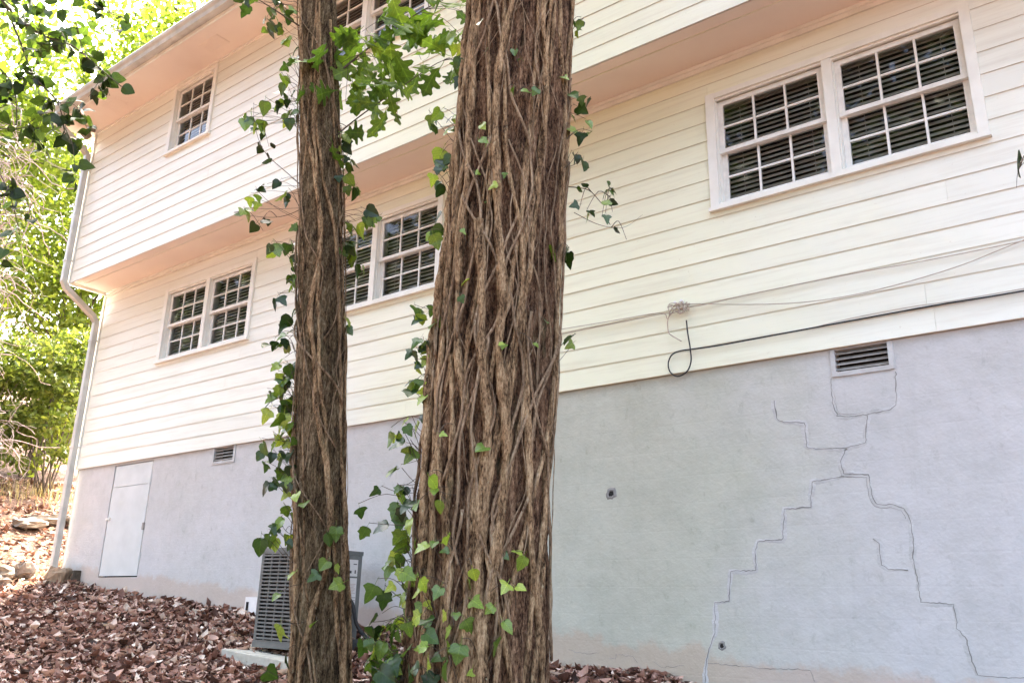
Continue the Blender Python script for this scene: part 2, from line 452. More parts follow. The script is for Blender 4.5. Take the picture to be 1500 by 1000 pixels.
# ------------------------------------------------------------------ ground
gx = np.concatenate([np.arange(-70, -20, 1.0), np.arange(-20, 2, 0.12), np.arange(2, 60.1, 1.5)])
gy = np.concatenate([np.arange(-60, -7, 1.5), np.arange(-7, 1.5, 0.12), np.arange(1.5, 60.1, 1.5)])
GX, GY = np.meshgrid(gx, gy, indexing='ij')
GZ = ground_z(GX, GY) + 0.02 * (vnoise(GX * 3 + 300, GY * 3 + 300, 997, 5) - 0.5)
nx, ny = GX.shape
idx = np.arange(nx * ny).reshape(nx, ny)
F = np.stack([idx[:-1, :-1], idx[1:, :-1], idx[1:, 1:], idx[:-1, 1:]], -1).reshape(-1, 4)
g = mesh_np('ground', np.stack([GX, GY, GZ], -1).reshape(-1, 3), F, 'soil', smooth=True)
tag(g, 'sloping brown earth around the house, rising to a bank', None, None, 'structure')

# ------------------------------------------------------------------ house
E_ = 0.178                       # siding exposure
XL, XR = -12.47, 4.2             # ends of the house
YU = -0.57                       # upper storey face (overhang)
ZS, ZE = 2.70, 5.20              # overhang soffit, eave soffit
house = empty('house', (-4.0, 0.0, -2.3))
tag(house, 'two-storey house with cream lap siding, overhanging upper floor and grey stucco foundation', 'house')

def wall_holes(name, mats, parent, x0, x1, z0, z1, y, depth, holes):
    """a wall face at y with rectangular openings and their reveals"""
    mb = MB()
    xs = sorted({x0, x1, *[h[0] for h in holes], *[h[1] for h in holes]})
    zs = sorted({z0, z1, *[h[2] for h in holes], *[h[3] for h in holes]})
    for i in range(len(xs) - 1):
        for j in range(len(zs) - 1):
            cx, cz = (xs[i] + xs[i + 1]) / 2, (zs[j] + zs[j + 1]) / 2
            if any(h[0] < cx < h[1] and h[2] < cz < h[3] for h in holes):
                continue
            mb.add([(xs[i], y, zs[j]), (xs[i + 1], y, zs[j]), (xs[i + 1], y, zs[j + 1]), (xs[i], y, zs[j + 1])], [(0, 1, 2, 3)])
            mb.add([(xs[i], y + depth, zs[j]), (xs[i + 1], y + depth, zs[j]), (xs[i + 1], y + depth, zs[j + 1]), (xs[i], y + depth, zs[j + 1])], [(3, 2, 1, 0)])
    for (a, b_, c_, d_) in holes:
        q = [(a, c_), (b_, c_), (b_, d_), (a, d_)]
        for k in range(4):
            (p0, q0), (p1, q1) = q[k], q[(k + 1) % 4]
            mb.add([(p0, y, q0), (p1, y, q1), (p1, y + depth, q1), (p0, y + depth, q0)], [(0, 1, 2, 3)])
    for (a, b_, c_, d_) in [(x0, x0, z0, z1), (x1, x1, z0, z1)]:
        mb.add([(a, y, c_), (a, y + depth, c_), (a, y + depth, d_), (a, y, d_)], [(0, 1, 2, 3)])
    return mb.build(name, mats, parent)

# window openings: list of sash openings (x ranges), z range, wall plane
Z0, Z1 = 1.335, 2.325
WIN = [([(-2.505, -1.605), (-1.535, -0.625)], Z0, Z1, 0.0),
       ([(-7.47, -6.575), (-6.505, -5.60)], Z0, Z1, 0.0),
       ([(-10.64, -9.735), (-9.665, -8.745)], Z0, Z1, 0.0),
       ([(-10.185, -9.295)], 4.105, 5.095, YU),
       ([(-7.29, -6.39), (-6.32, -5.40)], 4.105, 5.095, YU),
       ([(0.6, 1.5), (1.57, 2.48)], 4.105, 5.095, YU)]
def holes_for(y):
    return [(a, b_, w_[1], w_[2]) for w_ in WIN if w_[3] == y for (a, b_) in w_[0]]

def boards(parent, y, zstart, ncourse, ztop, x0, x1, seed):
    r = random.Random(seed)
    blocks = []                      # casing outlines the boards butt into
    for w_ in WIN:
        if w_[3] == y:
            blocks.append((w_[0][0][0] - 0.055, w_[0][-1][1] + 0.05, w_[1] - 0.02, w_[2] + 0.035))
    for k in range(ncourse):
        za, zb = zstart + k * E_, min(zstart + (k + 1) * E_ + 0.018, ztop)
        if zb - za < 0.03:
            continue
        cuts = [x0]
        xx = x0 + r.uniform(1.0, 3.6)
        while xx < x1 - 0.5:
            cuts.append(xx); xx += 4.88
        cuts.append(x1)
        pieces = []
        for a, b_ in zip(cuts[:-1], cuts[1:]):
            segs = [(a, b_, za, zb)]
            for (bx0, bx1, bz0, bz1) in blocks:
                nxt = []
                for (sa, sb, sz0, sz1) in segs:
                    if sb <= bx0 or sa >= bx1 or sz1 <= bz0 or sz0 >= bz1:
                        nxt.append((sa, sb, sz0, sz1)); continue
                    if sa < bx0: nxt.append((sa, bx0, sz0, sz1))
                    if sb > bx1: nxt.append((bx1, sb, sz0, sz1))
                    ma, mb_ = max(sa, bx0), min(sb, bx1)
                    if sz0 < bz0: nxt.append((ma, mb_, sz0, bz0))
                    elif sz1 > bz1: nxt.append((ma, mb_, bz1, sz1))
                segs = nxt
            pieces += segs
        for (a, b_, c_, d_) in pieces:
            if b_ - a < 0.015 or d_ - c_ < 0.012:
                continue
            gap = 0.0007
            yb, yt = y - 0.0105 + r.uniform(-0.001, 0.001), y - 0.003
            full = E_ + 0.018
            yc0 = yb + (yt - yb) * (c_ - za) / full
            yc1 = yb + (yt - yb) * (d_ - za) / full
            dz = r.uniform(-0.0012, 0.0012)
            mb = MB()
            lip = 0.002
            mb.hexa([(a + gap, yc0, c_ + dz), (b_ - gap, yc0, c_ + dz), (b_ - gap, yc0 + 0.007, c_ + dz + lip), (a + gap, yc0 + 0.007, c_ + dz + lip),
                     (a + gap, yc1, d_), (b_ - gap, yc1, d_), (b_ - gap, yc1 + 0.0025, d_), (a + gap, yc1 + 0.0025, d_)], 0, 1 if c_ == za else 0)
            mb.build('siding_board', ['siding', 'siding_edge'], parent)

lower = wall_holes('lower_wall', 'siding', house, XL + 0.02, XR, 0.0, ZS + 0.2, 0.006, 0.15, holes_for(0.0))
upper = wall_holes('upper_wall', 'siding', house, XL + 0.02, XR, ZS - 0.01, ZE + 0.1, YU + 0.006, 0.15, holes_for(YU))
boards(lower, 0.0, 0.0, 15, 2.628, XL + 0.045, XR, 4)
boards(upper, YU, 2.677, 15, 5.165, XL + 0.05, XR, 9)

def window(openings, z0, z1, y, seed):
    r = random.Random(seed)
    xa, xb = openings[0][0], openings[-1][1]
    mb = MB()
    yf = y - 0.034
    mb.box(xa - 0.072, xa + 0.004, yf, y + 0.004, z0 - 0.012, z1 + 0.047)
    mb.box(xb - 0.004, xb + 0.066, yf, y + 0.004, z0 - 0.012, z1 + 0.047)
    mb.box(xa + 0.004, xb - 0.004, yf + 0.003, y + 0.004, z1 - 0.004, z1 + 0.045)
    for (o1, o2) in zip(openings[:-1], openings[1:]):
        mb.box(o1[1] - 0.003, o2[0] + 0.003, yf + 0.006, y + 0.13, z0 + 0.002, z1 - 0.006)
    win = mb.build('window', 'trim', house)
    mb = MB()
    mb.hexa([(xa - 0.085, y - 0.052, z0 - 0.045), (xb + 0.075, y - 0.052, z0 - 0.045), (xb + 0.075, y + 0.004, z0 - 0.045), (xa - 0.085, y + 0.004, z0 - 0.045),
             (xa - 0.085, y - 0.052, z0 - 0.014), (xb + 0.075, y - 0.052, z0 - 0.014), (xb + 0.075, y + 0.004, z0 - 0.0125), (xa - 0.085, y + 0.004, z0 - 0.0125)])
    mb.box(xa + 0.006, xb - 0.006, y - 0.03, y + 0.13, z0 - 0.011, z0 + 0.012)
    mb.build('sill', 'trim', win)
    pane_me = None
    for (a, b_) in openings:
        zm = (z0 + z1) / 2 + r.uniform(-0.006, 0.006)
        a2, b2 = a + 0.012, b_ - 0.012
        mb = MB()                                   # head stop and side channel
        mb.box(a + 0.001, b_ - 0.001, y - 0.012, y + 0.012, z1 - 0.022, z1 - 0.001)
        mb.box(a + 0.001, a + 0.011, y + 0.004, y + 0.11, z0 + 0.014, z1 - 0.024)
        mb.box(b_ - 0.011, b_ - 0.001, y + 0.004, y + 0.11, z0 + 0.014, z1 - 0.024)
        mb.build('jamb', 'trim', win)
        for (s0, s1, yo, rails) in ((zm - 0.018, z1 - 0.024, y + 0.022, (0.036, 0.042)), (z0 + 0.014, zm + 0.016, y + 0.060, (0.058, 0.034))):
            st = 0.044
            mb = MB()
            mb.box(a2, a2 + st, yo, yo + 0.034, s0, s1)
            mb.box(b2 - st, b2, yo, yo + 0.034, s0, s1)
            mb.box(a2 + st, b2 - st, yo - 0.002, yo + 0.034, s0, s0 + rails[0])
            mb.box(a2 + st, b2 - st, yo + 0.001, yo + 0.034, s1 - rails[1], s1)
            mb.build('sash', 'sash', win)
            gx0, gx1, gz0, gz1 = a2 + st, b2 - st, s0 + rails[0], s1 - rails[1]
            pw, ph = (gx1 - gx0) / 3, (gz1 - gz0) / 2
            bar = 0.009
            mb = MB()
            for i in (1, 2):
                mb.box(gx0 + i * pw - bar, gx0 + i * pw + bar, yo + 0.004, yo + 0.026, gz0, gz1)
            for i in range(3):
                mb.box(gx0 + i * pw + (bar if i else 0), gx0 + (i + 1) * pw - (bar if i < 2 else 0), yo + 0.006, yo + 0.024, gz0 + ph - bar, gz0 + ph + bar)
            mb.build('glazing_bar', 'sash', win)
            for i in range(3):
                for j in range(2):
                    mb = MB()
                    x_, z_ = gx0 + i * pw, gz0 + j * ph
                    tl = r.uniform(-0.0007, 0.0007); tz = r.uniform(-0.0007, 0.0007)
                    mb.add([(x_, yo + 0.015 - tl - tz, z_), (x_ + pw, yo + 0.015 + tl - tz, z_), (x_ + pw, yo + 0.015 + tl + tz, z_ + ph), (x_, yo + 0.015 - tl + tz, z_ + ph)], [(0, 1, 2, 3)])
                    mb.build('pane', 'glass', win)
        mb = MB()                                   # slatted blind
        n = int((z1 - z0) / 0.043)
        for i in range(n):
            zc = z1 - 0.035 - i * 0.043
            tw = r.uniform(-0.002, 0.002)
            yb = y + 0.150
            pts = [(-0.019, -0.014), (-0.006, -0.008), (0.007, 0.002), (0.019, 0.014)]
            vs_ = []
            for (dz, dy) in pts:
                vs_ += [(a + 0.01, yb + dy, zc + dz + tw), (b_ - 0.01, yb + dy, zc + dz - tw)]
            mb.add(vs_, [(0, 1, 3, 2), (2, 3, 5, 4), (4, 5, 7, 6)])
            mb.add([(q[0], q[1] + 0.0015, q[2]) for q in vs_], [(2, 3, 1, 0), (4, 5, 3, 2), (6, 7, 5, 4)])
        for fx in (0.18, 0.82):
            xx = a + fx * (b_ - a)
            mb.box(xx - 0.002, xx + 0.002, y + 0.133, y + 0.135, z0 + 0.03, z1 - 0.02)
        mb.box(a + 0.008, b_ - 0.008, y + 0.135, y + 0.17, z1 - 0.022, z1 + 0.01)
        mb.build('blind', 'blind', win)
    return win
for i, w_ in enumerate(WIN):
    window(*w_, 20 + i)

# trim, soffits, eave, roof
mb = MB()
mb.box(XL + 0.04, XR, YU + 0.03, 0.02, ZS, ZS + 0.03)
mb.build('overhang_soffit', 'soffit', house)
mb = MB()
mb.box(XL + 0.045, XR, -0.020, 0.004, 2.630, ZS - 0.001)
mb.box(XL + 0.045, XR, -0.036, -0.0205, 2.668, ZS - 0.0015)
mb.build('frieze_board', 'trim', house)
mb = MB()
mb.box(XL, XL + 0.04, YU - 0.012, 0.02, ZS - 0.045, ZS + 0.06)
mb.build('overhang_end_board', 'trim', house)
mb = MB()
mb.box(XL, XL + 0.044, -0.028, 0.10, 0.0, ZS - 0.046)
mb.build('corner_board', 'trim', house)
mb = MB()
mb.box(XL, XL + 0.044, YU - 0.030, YU + 0.10, 2.667, ZE - 0.002)
mb.build('corner_board', 'trim', house)
mb = MB()
mb.box(XL - 0.28, XR + 0.3, YU - 0.53, YU + 0.04, ZE, ZE + 0.02)
mb.build('eave_soffit', 'soffit', house)
mb = MB()
mb.box(XL + 0.045, XR, YU - 0.026, YU - 0.004, ZE - 0.04, ZE - 0.001)
mb.build('frieze_board', 'trim', house)
mb = MB()
mb.box(XL - 0.28, XR + 0.3, YU - 0.552, YU - 0.531, ZE - 0.018, ZE + 0.16)
mb.build('fascia', 'trim', house)
for (x_, l_) in ((-11.65, 0.40), (-9.2, 0.40), (-7.0, 0.40)):
    mb = MB()
    mb.box(x_, x_ + l_, YU - 0.36, YU - 0.16, ZE - 0.006, ZE - 0.001)
    for i in range(9):
        mb.box(x_ + 0.02, x_ + l_ - 0.02, YU - 0.345 + i * 0.02, YU - 0.337 + i * 0.02, ZE - 0.009, ZE - 0.0061)
    mb.build('soffit_vent', 'soffit', house)
# K-style gutter (profile swept along x)
prof = [(-0.555, 0.15), (-0.555, 0.03), (-0.60, 0.025), (-0.645, 0.03), (-0.66, 0.075), (-0.685, 0.105), (-0.695, 0.135), (-0.69, 0.15), (-0.682, 0.15), (-0.682, 0.135), (-0.65, 0.085), (-0.635, 0.045), (-0.565, 0.04), (-0.562, 0.15)]
mb = MB()
gx0, gx1 = XL - 0.29, XR + 0.3
vs_ = [(gx0, YU + a, ZE + b_) for a, b_ in prof] + [(gx1, YU + a, ZE + b_) for a, b_ in prof]
npf = len(prof)
mb.add(vs_, [(i, (i + 1) % npf, npf + (i + 1) % npf, npf + i) for i in range(npf)])
mb.add([(gx0, YU + a, ZE + b_) for a, b_ in prof[:8]], [tuple(range(8))])
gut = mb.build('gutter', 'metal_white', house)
mb = MB()
yr, sl = 4.2, 0.40
for (ya, yb) in ((YU - 0.60, yr), (2 * yr - YU + 0.6, yr)):
    za, zb = ZE + 0.155, ZE + 0.155 + abs(yr - ya) * sl
    pts = [(XL - 0.30, ya, za), (XR + 0.3, ya, za), (XR + 0.3, yb, zb), (XL - 0.30, yb, zb)]
    mb.hexa(pts + [(a, b_, c_ + 0.09) for a, b_, c_ in pts])
mb.build('roof', 'shingle', house)
zr = ZE + 0.155 + (yr - YU + 0.6) * sl
for xx in (XL + 0.02, XR - 0.02):
    mb = MB()
    yb = 2 * yr - YU
    mb.add([(xx, YU + 0.02, ZS), (xx, yb, ZS), (xx, yb, ZE + 0.3), (xx, yr, zr), (xx, YU + 0.02, ZE + 0.3)], [(0, 1, 2, 3, 4)])
    mb.add([(xx, 0.02, -3.2), (xx, yb, -3.2), (xx, yb, ZS), (xx, 0.02, ZS)], [(0, 1, 2, 3)])
    mb.build('gable_wall', 'siding', house)
mb = MB()
yb = 2 * yr - YU
mb.box(XL + 0.02, XR - 0.02, yb - 0.1, yb, -3.2, ZE + 0.3)
mb.build('back_wall', 'siding', house)
for zz in (0.35, 2.76, ZE + 0.03):
    mb = MB()
    mb.box(XL + 0.03, XR - 0.03, 0.16 if zz < 2 else YU + 0.16, yb - 0.11, zz, zz + 0.03)
    mb.build('floor_deck', 'room', house)
mb = MB()
mb.box(XL + 0.03, XR - 0.03, 3.0, 3.05, 0.4, 2.75)
mb.box(XL + 0.03, XR - 0.03, 3.0, 3.05, 2.8, ZE)
mb.build('inner_wall', 'room', house)

# foundation with vent and door openings
YF = 0.018
VENTS = [(-1.742, -1.362, -0.185, -0.012), (-9.14, -8.73, -0.185, -0.012)]
DOOR = (-11.42, -10.47, -1.50, -0.03)
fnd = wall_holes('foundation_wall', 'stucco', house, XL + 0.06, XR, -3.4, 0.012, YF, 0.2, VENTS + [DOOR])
for i, (a, b_, c_, d_) in enumerate(VENTS):
    mb = MB()
    t = 0.022
    mb.box(a - 0.018, a + 0.012, YF - 0.012, YF + 0.05, c_ - 0.02, d_ + 0.006)
    mb.box(b_ - 0.012, b_ + 0.022, YF - 0.012, YF + 0.05, c_ - 0.02, d_ + 0.006)
    mb.box(a + 0.012, b_ - 0.012, YF - 0.010, YF + 0.05, c_ - 0.022, c_ + 0.012)
    vent = mb.build('foundation_vent', 'patch', house)
    n = 4
    for k in range(n):
        zz = c_ + 0.022 + k * (d_ - c_ - 0.02) / n
        mb = MB()
        mb.hexa([(a + 0.012, YF + 0.002, zz), (b_ - 0.012, YF + 0.002, zz), (b_ - 0.012, YF + 0.04, zz + 0.028), (a + 0.012, YF + 0.04, zz + 0.028),
                 (a + 0.012, YF + 0.002, zz + 0.006), (b_ - 0.012, YF + 0.002, zz + 0.006), (b_ - 0.012, YF + 0.04, zz + 0.033), (a + 0.012, YF + 0.04, zz + 0.033)])
        mb.build('vent_slat', 'vent', vent)
    mb = MB()
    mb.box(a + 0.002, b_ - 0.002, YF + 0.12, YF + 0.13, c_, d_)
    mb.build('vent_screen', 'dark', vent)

# access door: two flush painted boards in the opening, hinges, hasp
a, b_, c_, d_ = DOOR
mb = MB()
mb.box(a + 0.026, b_ - 0.012, YF - 0.002, YF + 0.03, c_ + 0.016, d_ - 0.303)
dr = mb.build('access_door', 'door', house)
mb = MB()
mb.box(a + 0.030, b_ - 0.014, YF + 0.001, YF + 0.03, d_ - 0.296, d_ - 0.012)
mb.build('door_top_panel', 'door', dr)
mb = MB()
mb.box(a - 0.02, a + 0.10, YF - 0.014, YF - 0.003, -0.76, -0.735)
mb.box(a + 0.085, a + 0.10, YF - 0.03, YF - 0.0145, -0.765, -0.72)
mb.build('hasp', 'trim', dr)
for zz in (-0.35, -0.92, -1.30):
    mb = MB()
    mb.box(b_ - 0.05, b_ + 0.012, YF - 0.007, YF - 0.0025, zz, zz + 0.09)
    mb.tube([(b_ - 0.004, YF - 0.009, zz - 0.004), (b_ - 0.004, YF - 0.009, zz + 0.094)], 0.006, 6)
    mb.build('hinge', 'door' if zz < -1 or zz > -0.5 else 'vent', dr)
mb = MB()
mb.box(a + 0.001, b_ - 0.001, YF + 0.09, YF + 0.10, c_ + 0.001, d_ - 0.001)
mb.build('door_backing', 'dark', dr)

# stepped settlement cracks, smeared over with mortar
CR = {
'A': [(-1.772, -0.205), (-1.778, -0.386), (-1.753, -0.486), (-1.617, -0.502), (-1.399, -0.48), (-1.359, -0.453), (-1.342, -0.226)],
'B': [(-2.197, -0.317), (-2.184, -0.464), (-2.134, -0.49), (-1.989, -0.506), (-1.987, -0.683), (-1.901, -0.705), (-1.716, -0.714), (-1.58, -0.69), (-1.55, -0.502)],
'C': [(-1.716, -0.714), (-1.758, -0.799), (-1.745, -0.885), (-1.586, -0.9), (-1.575, -1.036), (-1.552, -1.101), (-1.455, -1.107), (-1.386, -1.136), (-1.358, -1.199), (-1.354, -1.31)],
'D': [(-1.747, -0.906), (-1.867, -0.916), (-1.964, -0.923), (-1.989, -1.098), (-2.176, -1.099), (-2.204, -1.312), (-2.382, -1.317), (-2.41, -1.394), (-2.41, -1.514), (-2.599, -1.52), (-2.626, -1.726), (-2.736, -1.735), (-2.742, -1.94), (-2.798, -2.047), (-2.821, -2.146), (-2.84, -2.282)],
'E': [(-1.599, -1.321), (-1.566, -1.352), (-1.563, -1.488), (-1.523, -1.513), (-1.406, -1.521)],
'F': [(-1.354, -1.31), (-1.37, -1.45), (-1.362, -1.586), (-1.355, -1.722), (-1.171, -1.73), (-1.167, -1.872), (-1.122, -1.938), (-1.107, -2.069), (-1.088, -2.133)],
'G': [(-2.821, -2.146), (-2.623, -2.15), (-2.358, -2.159), (-2.08, -2.152), (-2.06, -2.223)],
'H': [(-1.088, -2.133), (-0.982, -2.138), (-0.846, -2.133), (-0.3, -2.15)]}
def fine(path, step=0.018, jit=0.0022, seed=0):
    r = random.Random(seed); out_ = []
    for (p0, p1) in zip(path[:-1], path[1:]):
        L = math.dist(p0, p1); n = max(2, int(L / step))
        for i in range(n):
            t = i / n
            out_.append((p0[0] + (p1[0] - p0[0]) * t + r.gauss(0, jit), p0[1] + (p1[1] - p0[1]) * t + r.gauss(0, jit)))
    out_.append(path[-1])
    return out_
def ribbon(mb, path, wfun, y0, h, side=0.0):
    """raised strip on the wall: low edges, proud centre"""
    o = len(mb.v)
    for i, p in enumerate(path):
        q0, q1 = path[max(0, i - 1)], path[min(len(path) - 1, i + 1)]
        dx, dz = q1[0] - q0[0], q1[1] - q0[1]
        L = math.hypot(dx, dz) or 1
        nx_, nz_ = -dz / L, dx / L
        wl, wr = wfun(i)
        for t, hh in ((-wl, -0.001), (-wl * 0.4, h), (wr * 0.4, h), (wr, -0.001)):
            mb.v.append((p[0] + nx_ * (t + side), y0 - hh, p[1] + nz_ * (t + side)))
    for i in range(len(path) - 1):
        for k in range(3):
            mb.f.append((o + i * 4 + k, o + i * 4 + k + 1, o + i * 4 + 4 + k + 1, o + i * 4 + 4 + k)); mb.m.append(0)
for n_, (key, pth) in enumerate(CR.items()):
    fp = fine(pth, seed=n_)
    r = random.Random(50 + n_)
    ph1, ph2 = r.uniform(0, 6), r.uniform(0, 6)
    if key not in 'GH':
        mb = MB()
        ribbon(mb, fp, lambda i: (0.020 + 0.012 * math.sin(i * 0.31 + ph1) + r.uniform(-0.003, 0.004), 0.020 + 0.013 * math.sin(i * 0.23 + ph2) + r.uniform(-0.003, 0.004)), YF, 0.0016)
        mb.build('mortar_patch', 'patch', fnd, smooth=True)
    mb = MB()
    wk = 0.0062 if key not in 'GH' else 0.003
    ribbon(mb, fp, lambda i: (wk * (0.35 + 0.9 * abs(math.sin(i * 0.17 + ph1)) * abs(math.sin(i * 0.7 + ph1))), wk * (0.5 + 0.6 * abs(math.sin(i * 0.43 + ph2)))), YF, 0.0026 if key not in 'GH' else 0.0015, 0.004 * math.sin(ph1))
    mb.build('crack', 'crack', fnd)
    if key in 'AC':              # a second, finer line where the mortar has pulled away
        n0 = int(len(fp) * r.uniform(0.1, 0.3)); n1 = int(len(fp) * r.uniform(0.5, 0.95))
        mb = MB()
        sd_ = r.choice([-1, 1]) * r.uniform(0.016, 0.024)
        ribbon(mb, fp[n0:n1], lambda i: (0.0016 * abs(math.sin(i * 0.21 + ph2)) + 0.0006, 0.0018 * abs(math.sin(i * 0.33)) + 0.0006), YF, 0.0022, sd_)
        mb.build('crack', 'crack', fnd)
for n_, pth in enumerate([[(-4.0, -2.10), (-3.85, -2.13), (-3.72, -2.12)], [(-3.62, -2.16), (-3.56, -2.12), (-3.42, -2.13), (-3.38, -2.17)], [(-3.25, -2.16), (-3.15, -2.19), (-3.0, -2.17)]]):
    fp = fine(pth, 0.02, 0.006, 70 + n_)
    mb = MB()
    ribbon(mb, fp, lambda i: (0.002, 0.0022), YF, 0.0015)
    mb.build('crack', 'crack', fnd)
# knocked-out pockets in the stucco
for (hx, hz, hr) in ((-3.585, -0.905, 0.034), (-2.70, -2.03, 0.022)):
    mb = MB()
    o = len(mb.v); K = 14
    rr = [hr * random.uniform(0.75, 1.2) for _ in range(K)]
    for k in range(K):
        th = 2 * PI * k / K
        for s_, yy in ((1.6, 0.001), (1.0, -0.006), (0.7, -0.002)):
            mb.v.append((hx + rr[k] * s_ * math.cos(th), YF + yy, hz + rr[k] * s_ * math.sin(th)))
    for k in range(K):
        k2 = (k + 1) % K
        for j in range(2):
            mb.f.append((k * 3 + j, k2 * 3 + j, k2 * 3 + j + 1, k * 3 + j + 1)); mb.m.append(0)
    mb.f.append(tuple(k * 3 + 2 for k in range(K))); mb.m.append(1)
    mb.build('broken_pocket', ['crack', 'dark'], fnd)

# downspout: outlet, elbow, upper run, offset elbow, lower run, shoe
def rect_sweep(mb, path, wx, wy):
    o = len(mb.v)
    for i, p in enumerate(path):
        p = Vector(p)
        for (sx, sy) in ((-1, -1), (-0.6, -1.12), (0.6, -1.12), (1, -1), (1, 1), (-1, 1)):
            mb.v.append((p.x + sx * wx, p.y + sy * wy * path_k[i][1], p.z + sy * wy * path_k[i][0]))
    n = 6
    for i in range(len(path) - 1):
        for k in range(n):
            mb.f.append((o + i * n + k, o + i * n + (k + 1) % n, o + (i + 1) * n + (k + 1) % n, o + (i + 1) * n + k)); mb.m.append(0)
    mb.f.append(tuple(o + k for k in range(n))); mb.m.append(0)
    e = o + (len(path) - 1) * n
    mb.f.append(tuple(e + k for k in reversed(range(n)))); mb.m.append(0)
sx = XL + 0.005
ylow, yup = -0.085, YU - 0.085
pts = [(sx, YU - 0.625, ZE + 0.05), (sx, YU - 0.62, ZE - 0.06), (sx, YU - 0.57, ZE - 0.13), (sx, yup - 0.07, ZE - 0.36), (sx, yup, ZE - 0.43), (sx, yup, 3.6), (sx, yup, 2.69), (sx, yup + 0.05, 2.60),
       (sx, ylow - 0.06, 2.29), (sx, ylow, 2.20), (sx, ylow, 1.0), (sx, ylow, -0.3), (sx, ylow, -1.40), (sx, ylow - 0.03, -1.47)]
path_k = []
for i in range(len(pts)):
    d = Vector(pts[min(i + 1, len(pts) - 1)]) - Vector(pts[max(i - 1, 0)])
    d.normalize()
    path_k.append((-d.y * -1, -d.z))   # local thickness direction in the y-z plane
mb = MB()
rect_sweep(mb, pts, 0.045, 0.036)
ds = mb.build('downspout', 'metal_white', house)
for (yy, zz) in ((yup, 4.5), (yup, 3.0), (ylow, 1.9), (ylow, 0.3), (ylow, -1.1)):
    mb = MB()
    mb.box(sx - 0.052, sx + 0.075, yy - 0.048, yy - 0.0435, zz, zz + 0.03)
    mb.box(sx + 0.047, sx + 0.052, yy - 0.043, yy + 0.05, zz, zz + 0.03)
    mb.build('strap', 'metal_white', ds)
mb = MB()
mb.tube([(XL + 0.12, YU - 0.14, ZE - 0.001), (XL + 0.12, YU - 0.14, ZE - 0.05), (XL + 0.10, YU - 0.17, ZE - 0.10), (XL + 0.06, YU - 0.23, ZE - 0.17)], [0.05, 0.055, 0.07, 0.085], 10)
mb.build('soffit_fixture', 'stone', house)

# ------------------------------------------------------------------ wires on the wall
def smooth_path(p, n=5):
    p = [Vector(q) for q in p]; out_ = []
    for i in range(len(p) - 1):
        p0, p1, p2, p3 = p[max(i - 1, 0)], p[i], p[i + 1], p[min(i + 2, len(p) - 1)]
        for k in range(n):
            t = k / n
            out_.append(0.5 * ((2 * p1) + (p2 - p0) * t + (2 * p0 - 5 * p1 + 4 * p2 - p3) * t * t + (3 * p1 - p0 - 3 * p2 + p3) * t ** 3))
    out_.append(p[-1])
    return out_
def wire(name, pts, rad, mat, y=-0.026, yj=0.0):
    mb = MB()
    pp = smooth_path([(a_, y - yj * abs(math.sin(i * 1.9)), b2) for i, (a_, b2) in enumerate(pts)])
    mb.tube(pp, rad, 6)
    return mb.build(name, mat, smooth=True)
o = wire('telephone_wire', [(-5.2, 0.53), (-4.6, 0.525), (-4.093, 0.522), (-3.634, 0.518), (-3.08, 0.515), (-2.957, 0.502), (-2.836, 0.525), (-2.659, 0.518), (-2.239, 0.526), (-1.532, 0.52), (-1.082, 0.505), (-0.471, 0.502), (0.6, 0.515), (2.5, 0.52), (4.1, 0.52)], 0.0038, 'wire_tan', -0.023)
tag(o, 'thin tan wire running straight along a siding lap above the black cable', 'wire')
o = wire('telephone_wire', [(-5.1, 0.60), (-4.6, 0.575), (-4.093, 0.56), (-3.499, 0.536), (-3.061, 0.517), (-3.002, 0.458), (-2.963, 0.521), (-2.912, 0.558), (-2.835, 0.548), (-2.688, 0.518), (-2.193, 0.417), (-1.788, 0.36), (-1.363, 0.358), (-0.881, 0.409), (-0.472, 0.497), (0.3, 0.66), (1.2, 0.83)], 0.0036, 'wire_tan', -0.034, 0.012)
tag(o, 'tan wire sagging loose across the siding below the right-hand double window', 'wire')
o = wire('telephone_wire', [(-2.80, 0.535), (-2.877, 0.553), (-2.964, 0.492), (-2.997, 0.44), (-2.994, 0.346), (-2.965, 0.307), (-2.884, 0.246)], 0.0042, 'wire_tan', -0.04)
tag(o, 'short cut end of tan wire dangling from the knot of wires', 'wire')
kn = empty('wire_knot', (-2.9, -0.03, 0.52))
tag(kn, 'knotted tangle of tan wire ends clipped to the siding', 'wire knot')
for i in range(5):
    r = random.Random(i)
    mb = MB()
    c0 = Vector((-2.90 + r.uniform(-0.02, 0.02), -0.04, 0.52))
    pp = [c0 + Vector((r.uniform(-0.075, 0.095), r.uniform(-0.03, 0.012), r.uniform(-0.055, 0.06))) for _ in range(6)]
    mb.tube(smooth_path(pp), 0.0034, 5)
    mb.build('wire_end', 'wire_tan', kn, smooth=True)
for (xx, zz) in ((-2.925, 0.575), (-2.868, 0.578)):
    mb = MB()
    mb.tube([(xx, -0.012, zz), (xx, -0.05, zz + 0.006)], 0.011, 8)
    mb.build('clip', 'pvc', kn)
mb = MB()
bl = [(-2.829, -0.05, 0.408), (-2.823, -0.046, 0.292), (-2.81, -0.044, 0.177), (-2.81, -0.04, 0.065), (-2.854, -0.036, -0.011), (-2.932, -0.034, -0.033), (-2.995, -0.033, 0.01), (-3.01, -0.032, 0.086), (-2.978, -0.03, 0.149), (-2.911, -0.028, 0.171), (-2.793, -0.027, 0.169), (-2.593, -0.026, 0.162), (-2.265, -0.026, 0.165), (-1.613, -0.026, 0.172), (-1.013, -0.026, 0.176), (-0.519, -0.026, 0.168), (1.0, -0.026, 0.17), (4.1, -0.026, 0.172)]
mb.tube(smooth_path(bl), 0.0058, 7)
o = mb.build('coaxial_cable', 'rubber', smooth=True)
